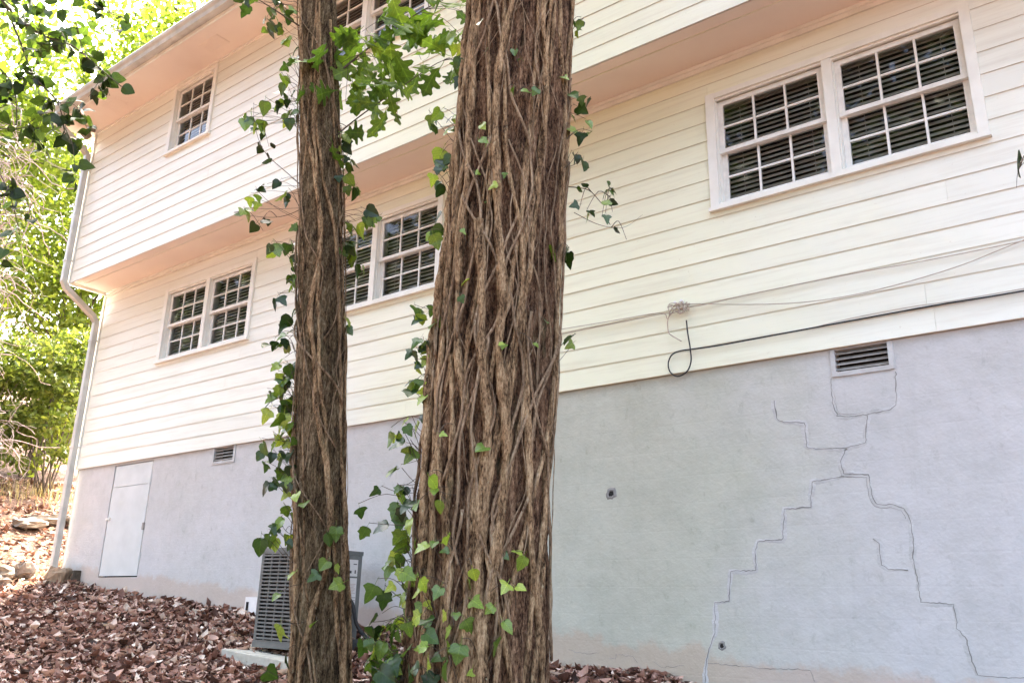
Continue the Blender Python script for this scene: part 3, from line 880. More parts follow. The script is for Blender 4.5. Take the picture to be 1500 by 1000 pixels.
tag(o, 'black cable along the lowest siding board ending in a hanging loop', 'cable')
o = wire('telephone_wire', [(-1.9, 0.168), (-1.6, 0.19), (-1.2, 0.196), (-0.9, 0.186), (-0.2, 0.184), (1.0, 0.187), (4.0, 0.188)], 0.003, 'wire_tan', -0.024)
tag(o, 'thin wire lying just above the black cable near the foundation vent', 'wire')

# ------------------------------------------------------------------ air conditioner on its pad
AX, AY, AW, AZ0, AZ1 = -6.62, -1.03, 0.63, -2.165, -1.325
ac = empty('air_conditioner', (AX + AW / 2, AY + AW / 2, AZ0))
tag(ac, 'grey louvred outdoor air conditioner unit between the wall and the slim trunk', 'air conditioner')
def on_face(face, s0, s1, d0, d1, z0, z1):
    """box on a cabinet face: s along the face, d outward from it"""
    if face == 'front':
        return (AX + s0, AX + s1, AY - d1, AY - d0, z0, z1)
    if face == 'right':
        return (AX + AW + d0, AX + AW + d1, AY + s0, AY + s1, z0, z1)
    if face == 'left':
        return (AX - d1, AX - d0, AY + s0, AY + s1, z0, z1)
    return (AX + s0, AX + s1, AY + AW + d0, AY + AW + d1, z0, z1)
mb = MB()
mb.box(AX + 0.03, AX + AW - 0.03, AY + 0.03, AY + AW - 0.03, AZ0 + 0.03, AZ1 - 0.05)
mb.build('coil', 'ac_dark', ac)
mb = MB()
mb.box(AX - 0.004, AX + AW + 0.004, AY - 0.004, AY + AW + 0.004, AZ0, AZ0 + 0.045)
mb.build('base_pan', 'ac', ac)
mb = MB()
mb.box(AX - 0.006, AX + AW + 0.006, AY - 0.006, AY + AW + 0.006, AZ1 - 0.035, AZ1)
for k in range(7):
    rr = 0.05 + 0.033 * k
    mb.tube([(AX + AW / 2 + rr * math.cos(t * PI / 12), AY + AW / 2 + rr * math.sin(t * PI / 12), AZ1 + 0.012) for t in range(25)], 0.003, 5)
mb.build('top_grille', 'ac', ac)
for (px, py) in ((0, 0), (1, 0), (0, 1), (1, 1)):
    mb = MB()
    x_, y_ = AX + px * (AW - 0.035), AY + py * (AW - 0.035)
    mb.box(x_, x_ + 0.035, y_, y_ + 0.035, AZ0 + 0.045, AZ1 - 0.035)
    mb.build('corner_post', 'ac', ac)
NR = 23
for face, smax in (('front', AW - 0.036), ('right', AW * 0.66), ('left', AW - 0.036), ('back', AW - 0.036)):
    mb = MB()
    zlo, zhi = AZ0 + 0.062, AZ1 - 0.05
    mb.box(*on_face(face, 0.036, smax, -0.004, 0.004, AZ0 + 0.046, zlo))
    mb.box(*on_face(face, 0.036, smax, -0.004, 0.004, zhi, AZ1 - 0.036))
    ncol = 5 if face != 'right' else 3
    for k in range(ncol + 1):
        s_ = 0.036 + k * (smax - 0.036) / ncol
        mb.box(*on_face(face, max(0.0362, s_ - 0.008), min(smax, s_ + 0.008), -0.006, 0.006, zlo + 0.0002, zhi - 0.0002))
    for k in range(NR):
        zz = zlo + (k + 0.28) * (zhi - zlo) / NR
        q = on_face(face, 0.0365, smax - 0.0005, -0.012, 0.012 if face != 'left' else 0.022, zz, zz + 0.0145)
        mb.box(*q)
    mb.build('louver_panel', 'ac', ac)
mb = MB()
mb.box(*on_face('right', AW * 0.665, AW - 0.036, -0.02, 0.003, AZ0 + 0.05, AZ1 - 0.037))
sp = mb.build('service_panel', 'ac', ac)
mb = MB(); s0, s1 = AW * 0.72, AW * 0.92
mb.box(*on_face('right', s0, s1, 0.0032, 0.0042, AZ1 - 0.22, AZ1 - 0.075))
mb.build('sticker', 'sticker', sp)
mb = MB()
mb.box(*on_face('right', s0 + 0.02, s0 + 0.055, 0.0043, 0.0048, AZ1 - 0.195, AZ1 - 0.172))
mb.box(*on_face('right', s1 - 0.035, s1 - 0.02, 0.0043, 0.0048, AZ1 - 0.195, AZ1 - 0.165))
mb.box(*on_face('right', s1 - 0.055, s1 - 0.012, 0.0043, 0.0048, AZ1 - 0.118, AZ1 - 0.110))
mb.build('print', 'ink', sp)
mb = MB()
mb.box(*on_face('right', s0 - 0.004, s1, 0.0032, 0.0042, AZ1 - 0.475, AZ1 - 0.235))
mb.build('sticker', 'sticker', sp)
mb = MB()
for k in range(7):
    zz = AZ1 - 0.29 - k * 0.013
    mb.box(*on_face('right', s0 + 0.008, s1 - 0.012 - 0.01 * (k % 3), 0.0043, 0.0048, zz, zz + 0.005))
mb.build('print', 'ink_pale', sp)
mb = MB()
for k in range(3):
    zz = AZ1 - 0.405 - k * 0.024
    mb.box(*on_face('right', s0 + 0.004, s1 - 0.006, 0.0043, 0.0048, zz, zz + 0.004))
mb.hexa([(AX + AW + 0.0043, AY + s0 + 0.012, AZ1 - 0.272), (AX + AW + 0.0048, AY + s0 + 0.012, AZ1 - 0.272), (AX + AW + 0.0048, AY + s0 + 0.042, AZ1 - 0.272), (AX + AW + 0.0043, AY + s0 + 0.042, AZ1 - 0.272),
         (AX + AW + 0.0043, AY + s0 + 0.026, AZ1 - 0.245), (AX + AW + 0.0048, AY + s0 + 0.026, AZ1 - 0.245), (AX + AW + 0.0048, AY + s0 + 0.028, AZ1 - 0.245), (AX + AW + 0.0043, AY + s0 + 0.028, AZ1 - 0.245)])
mb.build('print', 'ink', sp)
ac.rotation_euler = (0, math.radians(0.8), 0)

mb = MB()
pa = [(-6.79, -1.22, -2.265), (-5.80, -1.22, -2.335), (-5.80, -0.32, -2.335), (-6.79, -0.32, -2.265)]
mb.hexa([(a, b2, c2 - 0.02) for a, b2, c2 in pa] + [(a, b2, c2 + 0.085) for a, b2, c2 in pa])
o = mb.build('concrete_pad', 'concrete')
bv = o.modifiers.new('bevel', 'BEVEL'); bv.width = 0.008; bv.segments = 2
tag(o, 'pale tilted concrete pad under the air conditioner unit', 'pad')
mb = MB()
mb.tube(smooth_path([(AX + AW + 0.01, AY + 0.50, -1.74), (AX + AW + 0.05, AY + 0.52, -1.80), (AX + AW + 0.09, AY + 0.56, -1.98), (AX + AW + 0.20, AY + 0.68, -2.12), (AX + AW + 0.42, AY + 0.84, -2.17), (AX + AW + 0.62, -0.04, -2.12), (AX + AW + 0.66, 0.03, -2.06)]), 0.017, 8)
o = mb.build('refrigerant_line', 'rubber', smooth=True)
tag(o, 'black insulated line curving from the air conditioner to the foundation', 'pipe')
mb = MB()
zz = float(ground_z(-5.75, -0.5))
mb.hexa([(-5.98, -0.62, zz - 0.03), (-5.56, -0.60, zz - 0.05), (-5.54, -0.30, zz - 0.05), (-5.95, -0.32, zz - 0.03), (-5.94, -0.58, zz + 0.11), (-5.58, -0.57, zz + 0.09), (-5.57, -0.34, zz + 0.08), (-5.92, -0.36, zz + 0.11)])
o = mb.build('drain_tray', 'rubber')
bv = o.modifiers.new('bevel', 'BEVEL'); bv.width = 0.02; bv.segments = 2
tag(o, 'low black tray on the leaves beside the air conditioner', 'tray')
mb = MB()
zz = float(ground_z(-8.0, -0.05))
mb.box(-8.10, -7.90, -0.07, 0.016, zz - 0.05, zz + 0.20)
mb.box(-8.075, -8.035, -0.0745, -0.0705, zz + 0.06, zz + 0.15, 1)
o = mb.build('outlet_box', ['pvc', 'dark'])
tag(o, 'small white outlet box at the foot of the foundation behind the air conditioner', 'outlet box')

# ------------------------------------------------------------------ stones by the corner
def stone(name, c, s, rz, tilt, mat, label, cat, group=None, seed=0):
    r = np.random.default_rng(seed)
    nu, nv = 14, 8
    V = [(0, 0, -1)]
    for j in range(1, nv):
        ph = -PI / 2 + PI * j / nv
        for i in range(nu):
            th = 2 * PI * i / nu
            V.append((math.cos(ph) * math.cos(th), math.cos(ph) * math.sin(th), math.sin(ph)))
    V.append((0, 0, 1))
    V = np.array(V)
    V = np.sign(V) * np.abs(V) ** 0.55                  # boxy rock
    V = V * (1 + 0.12 * r.standard_normal(len(V))[:, None]) * np.array(s)
    mb = MB()
    mt_ = Euler((tilt[0], tilt[1], rz)).to_matrix()
    mb.v = [tuple(mt_ @ Vector(p) + Vector(c)) for p in V]
    for i in range(nu):
        mb.f.append((0, 1 + (i + 1) % nu, 1 + i)); mb.m.append(0)
        for j in range(nv - 2):
            mb.f.append((1 + j * nu + i, 1 + j * nu + (i + 1) % nu, 1 + (j + 1) * nu + (i + 1) % nu, 1 + (j + 1) * nu + i)); mb.m.append(0)
        e = len(V) - 1; o_ = 1 + (nv - 2) * nu
        mb.f.append((o_ + i, o_ + (i + 1) % nu, e)); mb.m.append(0)
    o = mb.build(name, mat)
    tag(o, label, cat, group)
    return o
rs = random.Random(8)
for i, (x_, y_, L, W_, H_, lb) in enumerate([(-13.02, -0.52, 0.26, 0.16, 0.07, 'brown stone lying just beyond the foot of the downspout'), (-13.38, -0.40, 0.30, 0.2, 0.06, 'flat stone propped highest in the loose heap by the downspout'),
        (-13.25, -0.75, 0.22, 0.15, 0.05, 'thin stone at the near edge of the heap by the downspout'), (-13.70, -0.62, 0.28, 0.18, 0.06, 'flat stone half buried in leaves on the bank side of the heap'),
        (-13.0, -0.22, 0.18, 0.15, 0.09, 'chunky stone tucked behind the downspout shoe'), (-13.55, -0.15, 0.32, 0.2, 0.07, 'largest slab-like stone at the back of the heap by the downspout'),
        (-14.0, -0.45, 0.24, 0.17, 0.06, 'outlying stone nearest the sunny patch on the bank'), (-12.95, -0.85, 0.17, 0.12, 0.05, 'small brown stone in front of the footing block')]):
    stone('stone', (x_, y_, float(ground_z(x_, y_)) + H_ * 1.0 + (0.10 if i % 3 == 1 else 0.02)), (L * 0.72, W_ * 0.85, H_ * 1.15), rs.uniform(-0.6, 0.6), (rs.uniform(-0.15, 0.15), rs.uniform(-0.2, 0.2)), 'stone',
          lb, 'stone', 'stones heaped by the downspout', 30 + i)
stone('stone', (-12.83, -0.98, float(ground_z(-12.83, -0.98)) + 0.05), (0.10, 0.06, 0.035), 0.5, (0.3, 0.1), 'pvc', 'small pale stone chip lying before the downspout', 'stone', None, 77)
for i, (x_, y_, L) in enumerate([(-17.3, 1.9, 0.5), (-17.6, 2.5, 0.42), (-16.9, 1.45, 0.40), (-17.7, 3.0, 0.4)]):
    stone('stone_slab', (x_, y_, float(ground_z(x_, y_)) + 0.10), (0.28, L * 0.62, 0.085), rs.uniform(-0.3, 0.3), (rs.uniform(-0.1, 0.1), rs.uniform(-0.15, 0.15)), 'stone',
          'weathered slab in the row of edging stones on the sunny bank', 'stone', 'edging stones on the bank', 60 + i)
zz = float(ground_z(-12.2, -0.12))
stone('footing_block', (-12.22, -0.10, zz + 0.05), (0.27, 0.10, 0.16), 0.04, (0.0, 0.04), 'block', 'earth-stained rough block against the foundation corner beside the downspout', 'block', None, 91)
mb = MB()
mb.hexa([(-11.90, -0.10, zz - 0.06), (-11.86, -0.10, zz - 0.06), (-11.86, 0.012, zz - 0.06), (-11.90, 0.012, zz - 0.06), (-11.91, -0.09, zz + 0.17), (-11.87, -0.09, zz + 0.18), (-11.87, 0.012, zz + 0.18), (-11.91, 0.012, zz + 0.17)])
o = mb.build('gap_shade', 'twig')  # dark upright strip put in as the shade of a gap
tag(o, 'dark strip standing in for the shaded gap beside the earth-stained block', 'shade strip')

# ------------------------------------------------------------------ fallen leaves
def litter(n, xr, yr_, size, seed, ok=None):
    r = np.random.default_rng(seed)
    x = r.uniform(*xr, n); y = r.uniform(*yr_, n)
    if ok is not None:
        k = ok(x, y); x, y = x[k], y[k]
    n = len(x)
    z = ground_z(x, y) + r.uniform(0.0, 0.035, n)
    L = size * np.clip(r.lognormal(-0.35, 0.48, n), 0.2, 2.0); Wd = L * r.uniform(0.35, 0.65, n)
    yaw_ = r.uniform(0, 2 * PI, n); tp = r.normal(0, 0.36, n); tr_ = r.normal(0, 0.36, n); curl = r.normal(0.18, 0.22, n)
    # local outline: base, left, tip, right + raised mid points
    lx = np.stack([-L, -L * 0.35, L * 0.45, L, L * 0.4, -L * 0.4, -L * 0.35, L * 0.4], 1)
    ly = np.stack([0 * L, Wd * 0.8, Wd, 0 * L, -Wd, -Wd * 0.85, 0 * L, 0 * L], 1)
    lz = np.stack([curl * L, curl * Wd * 1.2, curl * Wd * 1.4, curl * L * 1.2, curl * Wd * 1.4, curl * Wd * 1.2, 0 * L, 0 * L], 1)
    lx, ly, lz = lx * 0.5, ly * 0.5, lz * 0.8
    y1 = ly * np.cos(tr_)[:, None] - lz * np.sin(tr_)[:, None]; z1 = ly * np.sin(tr_)[:, None] + lz * np.cos(tr_)[:, None]
    x2 = lx * np.cos(tp)[:, None] + z1 * np.sin(tp)[:, None]; z2 = -lx * np.sin(tp)[:, None] + z1 * np.cos(tp)[:, None]
    X = x[:, None] + x2 * np.cos(yaw_)[:, None] - y1 * np.sin(yaw_)[:, None]
    Y = y[:, None] + x2 * np.sin(yaw_)[:, None] + y1 * np.cos(yaw_)[:, None]
    Z = z[:, None] + z2
    V = np.stack([X, Y, Z], -1).reshape(-1, 3)
    b0 = (np.arange(n) * 8)[:, None]
    Fq = np.concatenate([b0 + np.array([[0, 6, 1, 1]]), b0 + np.array([[1, 6, 7, 2]]), b0 + np.array([[2, 7, 3, 3]]), b0 + np.array([[0, 5, 6, 6]]), b0 + np.array([[5, 4, 7, 6]]), b0 + np.array([[4, 3, 7, 7]])], 0)
    tri = np.concatenate([Fq[:, [0, 1, 2]], Fq[Fq[:, 2] != Fq[:, 3]][:, [0, 2, 3]]], 0)
    return V, tri
parts = [litter(52000, (-9.5, -3.0), (-4.2, 0.0), 0.075, 1), litter(26000, (-13.5, -9.0), (-4.5, 0.0), 0.08, 2), litter(8000, (-3.5, 1.5), (-4.0, 0.0), 0.07, 3),
         litter(9000, (-22, -12.6), (-3.5, 6.0), 0.12, 4), litter(3000, (-6, 2), (-7.5, -4.0), 0.09, 5)]
VV, FF, off = [], [], 0
for V_, F_ in parts:
    VV.append(V_); FF.append(F_ + off); off += len(V_)
o = mesh_np('leaf_litter', np.concatenate(VV), np.concatenate(FF), 'litter', origin=(-7, -2, -2.4))
tag(o, 'deep carpet of curled reddish-brown fallen leaves covering the slope', 'leaf litter', None, 'stuff')

# ------------------------------------------------------------------ the two trunks
class Trunk:
    def __init__(s, keys, cells, amp, seed, lobes=0.05):
        s.k = sorted(keys)                 # (z, x, y, r)
        s.cells, s.amp, s.seed, s.lobes = cells, amp, seed, lobes
        s.zb = s.k[0][0]
    def axis(s, z):
        a = np.array(s.k)
        z = np.asarray(z, float)
        return np.interp(z, a[:, 0], a[:, 1]), np.interp(z, a[:, 0], a[:, 2]), np.interp(z, a[:, 0], a[:, 3])
    def rad(s, th, z):
        th = np.asarray(th, float) % (2 * PI); z = np.asarray(z, float) - s.zb + 0.01
        u = th / (2 * PI)
        _, _, R = s.axis(z + s.zb - 0.01)
        c = s.cells
        warp = 0.9 * (vnoise(u * 7, z * 1.1, 7, s.seed + 1) - 0.5)
        rid = vnoise(u * c + warp * 2, z * 3.0, c, s.seed + 2)
        rid = np.abs(2 * rid - 1) ** 0.7
        r2 = vnoise(u * c * 3 + warp * 5, z * 8.0, c * 3, s.seed + 3)
        r3 = vnoise(u * c * 6, z * 26.0, c * 6, s.seed + 4)
        low = vnoise(u * 5, z * 0.6, 5, s.seed + 5) - 0.5
        return R * (1 + s.lobes * 2 * low) + s.amp * (rid * 1.1 + r2 * 0.95 + r3 * 0.7 - 1.3)
    def point(s, th, z, out_=0.0):
        x_, y_, _ = s.axis(z)
        r_ = s.rad(np.array([th]), np.array([z]))[0] + out_
        return Vector((float(x_) + r_ * math.cos(th), float(y_) + r_ * math.sin(th), z))
    def mesh(s, name, mat, parent, nth, nz):
        z = np.concatenate([np.linspace(s.k[0][0], -2.61, 12), np.linspace(-2.6, 3.2, nz), np.linspace(3.25, s.k[-1][0], 60)]); nz = len(z)
        th = np.linspace(0, 2 * PI, nth, endpoint=False)
        T, Zg = np.meshgrid(th, z)
        Rg = s.rad(T.ravel(), Zg.ravel()).reshape(T.shape)
        ax, ay, _ = s.axis(Zg)
        V = np.stack([ax + Rg * np.cos(T), ay + Rg * np.sin(T), Zg], -1).reshape(-1, 3)
        I = np.arange(nz * nth).reshape(nz, nth)
        J = np.roll(I, -1, 1)
        Fq = np.stack([I[:-1], J[:-1], J[1:], I[1:]], -1).reshape(-1, 4)
        return mesh_np(name, V, Fq, mat, parent, ORG[parent.name], smooth=True)

big = Trunk([(-3.0, -2.94, -2.44, 0.52), (-2.62, -2.93, -2.43, 0.40), (-2.171, -2.929, -2.429, 0.362), (-1.326, -2.925, -2.425, 0.338), (-0.374, -2.88, -2.391, 0.331), (0.705, -2.836, -2.357, 0.323), (1.939, -2.79, -2.323, 0.326), (4.5, -2.70, -2.25, 0.30), (9.0, -2.5, -2.1, 0.22)], 62, 0.015, 100)
thin = Trunk([(-2.95, -4.50, -2.00, 0.27), (-2.65, -4.52, -2.015, 0.205), (-2.286, -4.539, -2.033, 0.178), (-1.208, -4.62, -2.095, 0.165), (0.006, -4.695, -2.154, 0.165), (1.382, -4.789, -2.226, 0.150), (2.953, -4.915, -2.322, 0.139), (5.0, -5.05, -2.43, 0.12), (8.5, -5.3, -2.6, 0.07)], 42, 0.010, 200)

def crown(name, mat, parent, c, rx, rz, nclump, nleaf, size, seed, clump=0.9, zmin=None):
    r = np.random.default_rng(seed)
    d = r.normal(size=(nclump, 3)); d /= np.linalg.norm(d, axis=1)[:, None]
    rad_ = r.random(nclump) ** 0.45
    cc = np.array(c) + d * rad_[:, None] * np.array([rx, rx, rz])
    k = r.integers(0, nclump, nleaf)
    P = cc[k] + r.normal(size=(nleaf, 3)) * np.array([clump, clump, clump * 0.55]) * (0.4 + 0.6 * r.random(nleaf))[:, None]
    if zmin is not None:
        P = P[P[:, 2] > zmin]
    n = len(P)
    a = r.normal(size=(n, 3)); a /= np.linalg.norm(a, axis=1)[:, None]
    nn = r.normal(size=(n, 3)) + np.array([0, 0, 0.9]); b2 = np.cross(nn, a); b2 /= np.linalg.norm(b2, axis=1)[:, None] + 1e-9
    L = size * r.uniform(0.6, 1.3, n)[:, None]
    nrm = np.cross(a, b2)
    V = np.stack([P - a * L, P + b2 * L * 0.5 + nrm * L * 0.15, P + a * L, P - b2 * L * 0.5 + nrm * L * 0.15], 1).reshape(-1, 3)
    b0 = (np.arange(n) * 4)[:, None]
    Fq = np.concatenate([b0 + np.array([[0, 1, 2]]), b0 + np.array([[0, 2, 3]])], 0)
    return mesh_np(name, V, Fq, mat, parent, ORG[parent.name])

def limbs(mb, base, r_base, tips, seed, wob=0.15):
    r = random.Random(seed)
    for t in tips:
        b_ = Vector(base); t = Vector(t); n = 7
        mid = b_.lerp(t, 0.5) + Vector((r.uniform(-wob, wob), r.uniform(-wob, wob), r.uniform(0, wob) * 2)) * (t - b_).length * 0.5
        pp = [b_.lerp(mid, i / n).lerp(mid.lerp(t, i / n), i / n) for i in range(n + 1)]
        mb.tube(pp, [r_base * (1 - 0.8 * i / n) for i in range(n + 1)], 7)

tree_big = empty('tree', (-2.93, -2.43, -2.9))
tag(tree_big, 'massive red-brown trunk wrapped in thick ivy stems with ivy at its foot', 'tree')
big.mesh('trunk', 'bark_big', tree_big, 420, 620)
mb = MB()
limbs(mb, (-2.5, -2.1, 8.9), 0.17, [(-5.0, -4.5, 12), (-0.5, -4.5, 12.5), (-2.5, 0.5, 13.5), (0.2, -1.2, 13)], 5)
mb.build('limb', 'bark_big', tree_big, smooth=True)
crown('crown', 'far_leaf', tree_big, (-2.3, -2.6, 12.6), 3.6, 1.9, 50, 3500, 0.11, 41)
tree_thin = empty('tree', (-4.52, -2.02, -2.9))
tag(tree_thin, 'slim grey-brown trunk with ivy leaves down one side, before the air conditioner', 'tree')
thin.mesh('trunk', 'bark_thin', tree_thin, 250, 620)
mb = MB()
limbs(mb, (-5.28, -2.59, 8.4), 0.06, [(-6.6, -3.6, 10.5), (-4.2, -3.8, 10.8), (-5.5, -1.0, 11)], 6)
mb.build('limb', 'bark_thin', tree_thin, smooth=True)
crown('crown', 'far_leaf', tree_thin, (-5.4, -2.8, 10.6), 2.0, 1.3, 30, 1800, 0.10, 42)

# ------------------------------------------------------------------ leaf shapes
def leaf_mesh(name, outline, mat, fold=0.18, droop=0.15, petiole=0.5):
    """outline: right half from base (0,0) to tip (0,1) as (x, y); mirrored; folded on the midrib"""
    half = outline
    V, Fq = [], []
    mid = [(0, y) for _, y in half]
    def zf(x, y):
        return fold * abs(x) - droop * y * y + 0.05 * math.sin(7 * x + 5 * y)
    for s_ in (1, -1):
        o = len(V)
        for (x, y), (mx_, my_) in zip(half, mid):
            V.append((s_ * x, y, zf(x, y))); V.append((0, my_, zf(0, my_)))
        for i in range(len(half) - 1):
            q = (o + 2 * i, o + 2 * i + 2, o + 2 * i + 3, o + 2 * i + 1)
            Fq.append(q if s_ > 0 else q[::-1])
    if petiole:
        o = len(V); w_ = 0.014
        V += [(-w_, 0.02, 0.0), (w_, 0.02, 0.0), (w_ * 0.8, -petiole * 0.5, 0.05), (-w_ * 0.8, -petiole * 0.5, 0.05), (w_ * 0.8, -petiole, 0.16), (-w_ * 0.8, -petiole, 0.16)]
        Fq += [(o, o + 1, o + 2, o + 3), (o + 3, o + 2, o + 4, o + 5)]
    me = bpy.data.meshes.new(name)
    me.from_pydata(V, [], Fq)
    me.materials.append(M[mat])
    me.polygons.foreach_set('use_smooth', [True] * len(Fq))
    me.update()
    return me
IVY = [(0.0, 0.02), (0.20, -0.10), (0.36, -0.06), (0.50, 0.10), (0.46, 0.24), (0.55, 0.44), (0.40, 0.50), (0.29, 0.56), (0.24, 0.72), (0.10, 0.90), (0.0, 1.0)]
IVY2 = [(0.0, 0.0), (0.22, -0.12), (0.42, -0.02), (0.50, 0.18), (0.50, 0.36), (0.36, 0.52), (0.30, 0.66), (0.16, 0.85), (0.0, 1.0)]
IVY3 = [(0.0, 0.03), (0.18, -0.06), (0.44, 0.0), (0.60, 0.22), (0.40, 0.34), (0.30, 0.42), (0.26, 0.60), (0.13, 0.84), (0.0, 1.0)]
HEART = [(0.0, 0.0), (0.18, -0.10), (0.38, -0.04), (0.48, 0.16), (0.46, 0.38), (0.34, 0.60), (0.18, 0.80), (0.05, 0.95), (0.0, 1.0)]
OAK = [(0.0, 0.0), (0.04, 0.08), (0.10, 0.18), (0.24, 0.24), (0.22, 0.31), (0.10, 0.36), (0.14, 0.44), (0.40, 0.50), (0.44, 0.58), (0.34, 0.62), (0.18, 0.62), (0.18, 0.70), (0.30, 0.80), (0.28, 0.88), (0.16, 0.88), (0.10, 0.94), (0.0, 1.0)]
IVYM = [leaf_mesh('ivy_leaf_a', IVY, 'ivy_leaf', 0.2, 0.18), leaf_mesh('ivy_leaf_b', IVY2, 'ivy_leaf', 0.28, 0.1), leaf_mesh('ivy_leaf_c', IVY3, 'ivy_leaf', 0.12, 0.3)]
IVYD = [leaf_mesh('ivy_leaf_d', IVY, 'ivy_dark', 0.2, 0.18), leaf_mesh('ivy_leaf_e', IVY2, 'ivy_dark', 0.3, 0.12), leaf_mesh('ivy_leaf_f', IVY3, 'ivy_dark', 0.15, 0.3)]
HEARTM = [leaf_mesh('heart_leaf_a', HEART, 'hang_leaf', 0.22, 0.2), leaf_mesh('heart_leaf_b', IVY2, 'hang_leaf', 0.12, 0.3)]
OAKM = [leaf_mesh('oak_leaf_a', OAK, 'oak_leaf', 0.15, 0.25, 0.25), leaf_mesh('oak_leaf_b', OAK, 'oak_leaf', 0.05, 0.4, 0.25)]

def put_leaf(me, pos, size, normal, tip, parent, rnd):
    """pos: leaf base; tip: rough direction of the tip; normal: rough facing"""
    t = Vector(tip).normalized(); n = Vector(normal)
    n = (n - t * n.dot(t))
    if n.length < 1e-3: n = t.orthogonal()
    n.normalize(); x_ = t.cross(n)
    R_ = Matrix((x_, t, n)).transposed().to_4x4()
    o = bpy.data.objects.new('leaf', me)
    COL.objects.link(o)
    o.parent = parent
    sx_ = rnd.uniform(0.85, 1.1)
    o.matrix_local = Matrix.Translation(Vector(pos) - ORG[parent.name]) @ R_ @ Matrix.Diagonal((size * sx_, size, size, 1))
    return o

def parse(s_):
    return [tuple(int(q) / 100 for q in a_.split(',')) for a_ in s_.split(';')]
THIN_SIDE = parse('-532,-272,286;-536,-270,280;-509,-252,280;-507,-248,271;-512,-251,261;-502,-250,248;-511,-258,283;-504,-242,236;-503,-249,225;-501,-248,212;-511,-245,207;-507,-249,190;-504,-242,196;-499,-243,184;-499,-241,176;-522,-265,172;-524,-260,184;-519,-253,176;-513,-253,121;-519,-255,109;-513,-252,111;-494,-245,110;-489,-232,89;-459,-211,117;-450,-208,118;-454,-216,133;-458,-207,88;-444,-201,94;-465,-214,163;-463,-211,156;-490,-233,72;-490,-230,64;-486,-235,46;-490,-232,40;-494,-240,25;-488,-228,21;-493,-233,10;-493,-245,-6;-486,-239,1;-483,-236,-5;-492,-232,-15;-486,-235,-29;-485,-231,-36;-490,-239,-44;-487,-234,-40;-492,-240,-57;-485,-235,-60;-479,-226,-66;-486,-232,-72;-482,-224,-74;-489,-233,-86;-484,-225,-51;-482,-226,-20;-484,-224,-42;-457,-209,91;-450,-211,74;-457,-206,66;-452,-201,55;-454,-203,9;-443,-199,93;-501,-241,70;-499,-247,68;-490,-231,-71;-479,-227,-76;-485,-236,-86;-474,-231,-85;-481,-224,-97;-490,-230,-105;-474,-231,-106;-481,-225,-110;-475,-227,-122;-476,-232,-131;-482,-234,-142;-477,-223,-140')
THIN_FACE = parse('-457,-233,-163;-455,-245,-177;-455,-236,-198;-451,-243,-199;-453,-234,-215;-455,-242,-222;-439,-219,-141;-436,-216,-137;-437,-224,-157;-434,-214,-159;-440,-229,-164;-426,-222,-169;-441,-226,-192;-450,-240,-115;-447,-236,-119')
BIG_SIDE = parse('-310,-265,157;-307,-260,151;-305,-264,138;-304,-265,124;-310,-259,137;-315,-270,102;-321,-266,97;-311,-260,95;-309,-265,100;-313,-267,69;-310,-264,73;-311,-264,65;-313,-266,52;-314,-267,56;-314,-266,36;-317,-263,29;-248,-217,163;-247,-217,169;-249,-215,76;-243,-217,69;-248,-220,102;-248,-211,112;-242,-212,99;-244,-213,92;-247,-222,116;-312,-267,19;-318,-270,-28;-309,-272,-33;-314,-266,-22;-321,-272,-43;-310,-272,-45;-316,-268,-45;-312,-267,-43;-320,-271,-50;-317,-272,-55;-319,-269,-56;-323,-272,-64;-310,-272,-70;-317,-277,-71;-324,-273,-86;-321,-267,-90;-323,-279,-96;-319,-273,-104;-313,-266,-77;-252,-223,12;-250,-222,-42;-324,-278,-96;-318,-273,-104;-327,-277,-113;-319,-276,-125;-321,-276,-126;-326,-274,-134;-316,-278,-130;-322,-274,-140;-322,-271,-146;-322,-278,-161;-323,-280,-165;-324,-271,-159;-335,-289,-136;-323,-281,-179;-330,-282,-188;-331,-279,-195;-327,-285,-200;-329,-283,-207;-324,-280,-203;-329,-276,-212;-321,-276,-214;-325,-272,-193')
BIG_FACE = parse('-277,-277,147;-275,-273,129;-263,-261,130;-262,-257,125;-262,-263,102;-255,-261,101;-250,-258,100;-275,-273,79;-272,-275,68;-274,-268,67;-278,-272,51;-262,-269,46;-268,-272,40;-274,-269,33;-282,-278,14;-282,-276,-15;-279,-281,-27;-260,-271,-52;-260,-269,-53;-246,-250,-37;-246,-259,-52;-268,-275,-106;-283,-286,-99;-292,-294,-135;-294,-296,-145;-293,-288,-154;-282,-291,-153;-276,-289,-151;-284,-281,-155;-297,-291,-167;-295,-288,-175;-282,-287,-175;-291,-286,-172;-289,-285,-181;-277,-288,-186;-292,-291,-187;-295,-291,-192;-299,-297,-189;-283,-288,-195;-276,-286,-193;-291,-297,-201;-285,-294,-199;-280,-294,-206;-278,-283,-200;-271,-283,-202;-271,-275,-209;-273,-289,-209;-284,-283,-204;-292,-293,-212;-261,-263,-157;-255,-259,-155;-254,-259,-161;-251,-262,-172;-253,-272,-172;-272,-275,-171;-266,-279,-167;-266,-277,-179;-264,-270,-182;-270,-277,-190;-274,-282,-185;-262,-266,-199;-256,-265,-190;-285,-289,-124;-284,-290,-128;-286,-283,-135')

from mathutils import noise as mnoise
def rough(mb, pp, n, amt):
    for i, c_ in enumerate(pp):
        for k in range(n):
            q = Vector(mb.v[i * n + k]); d = q - c_
            f = 1 + amt * (mnoise.noise((q.x * 70, q.y * 70, q.z * 14)) + 0.7 * mnoise.noise((q.x * 160, q.y * 160, q.z * 45)))
            mb.v[i * n + k] = tuple(c_ + d * f)

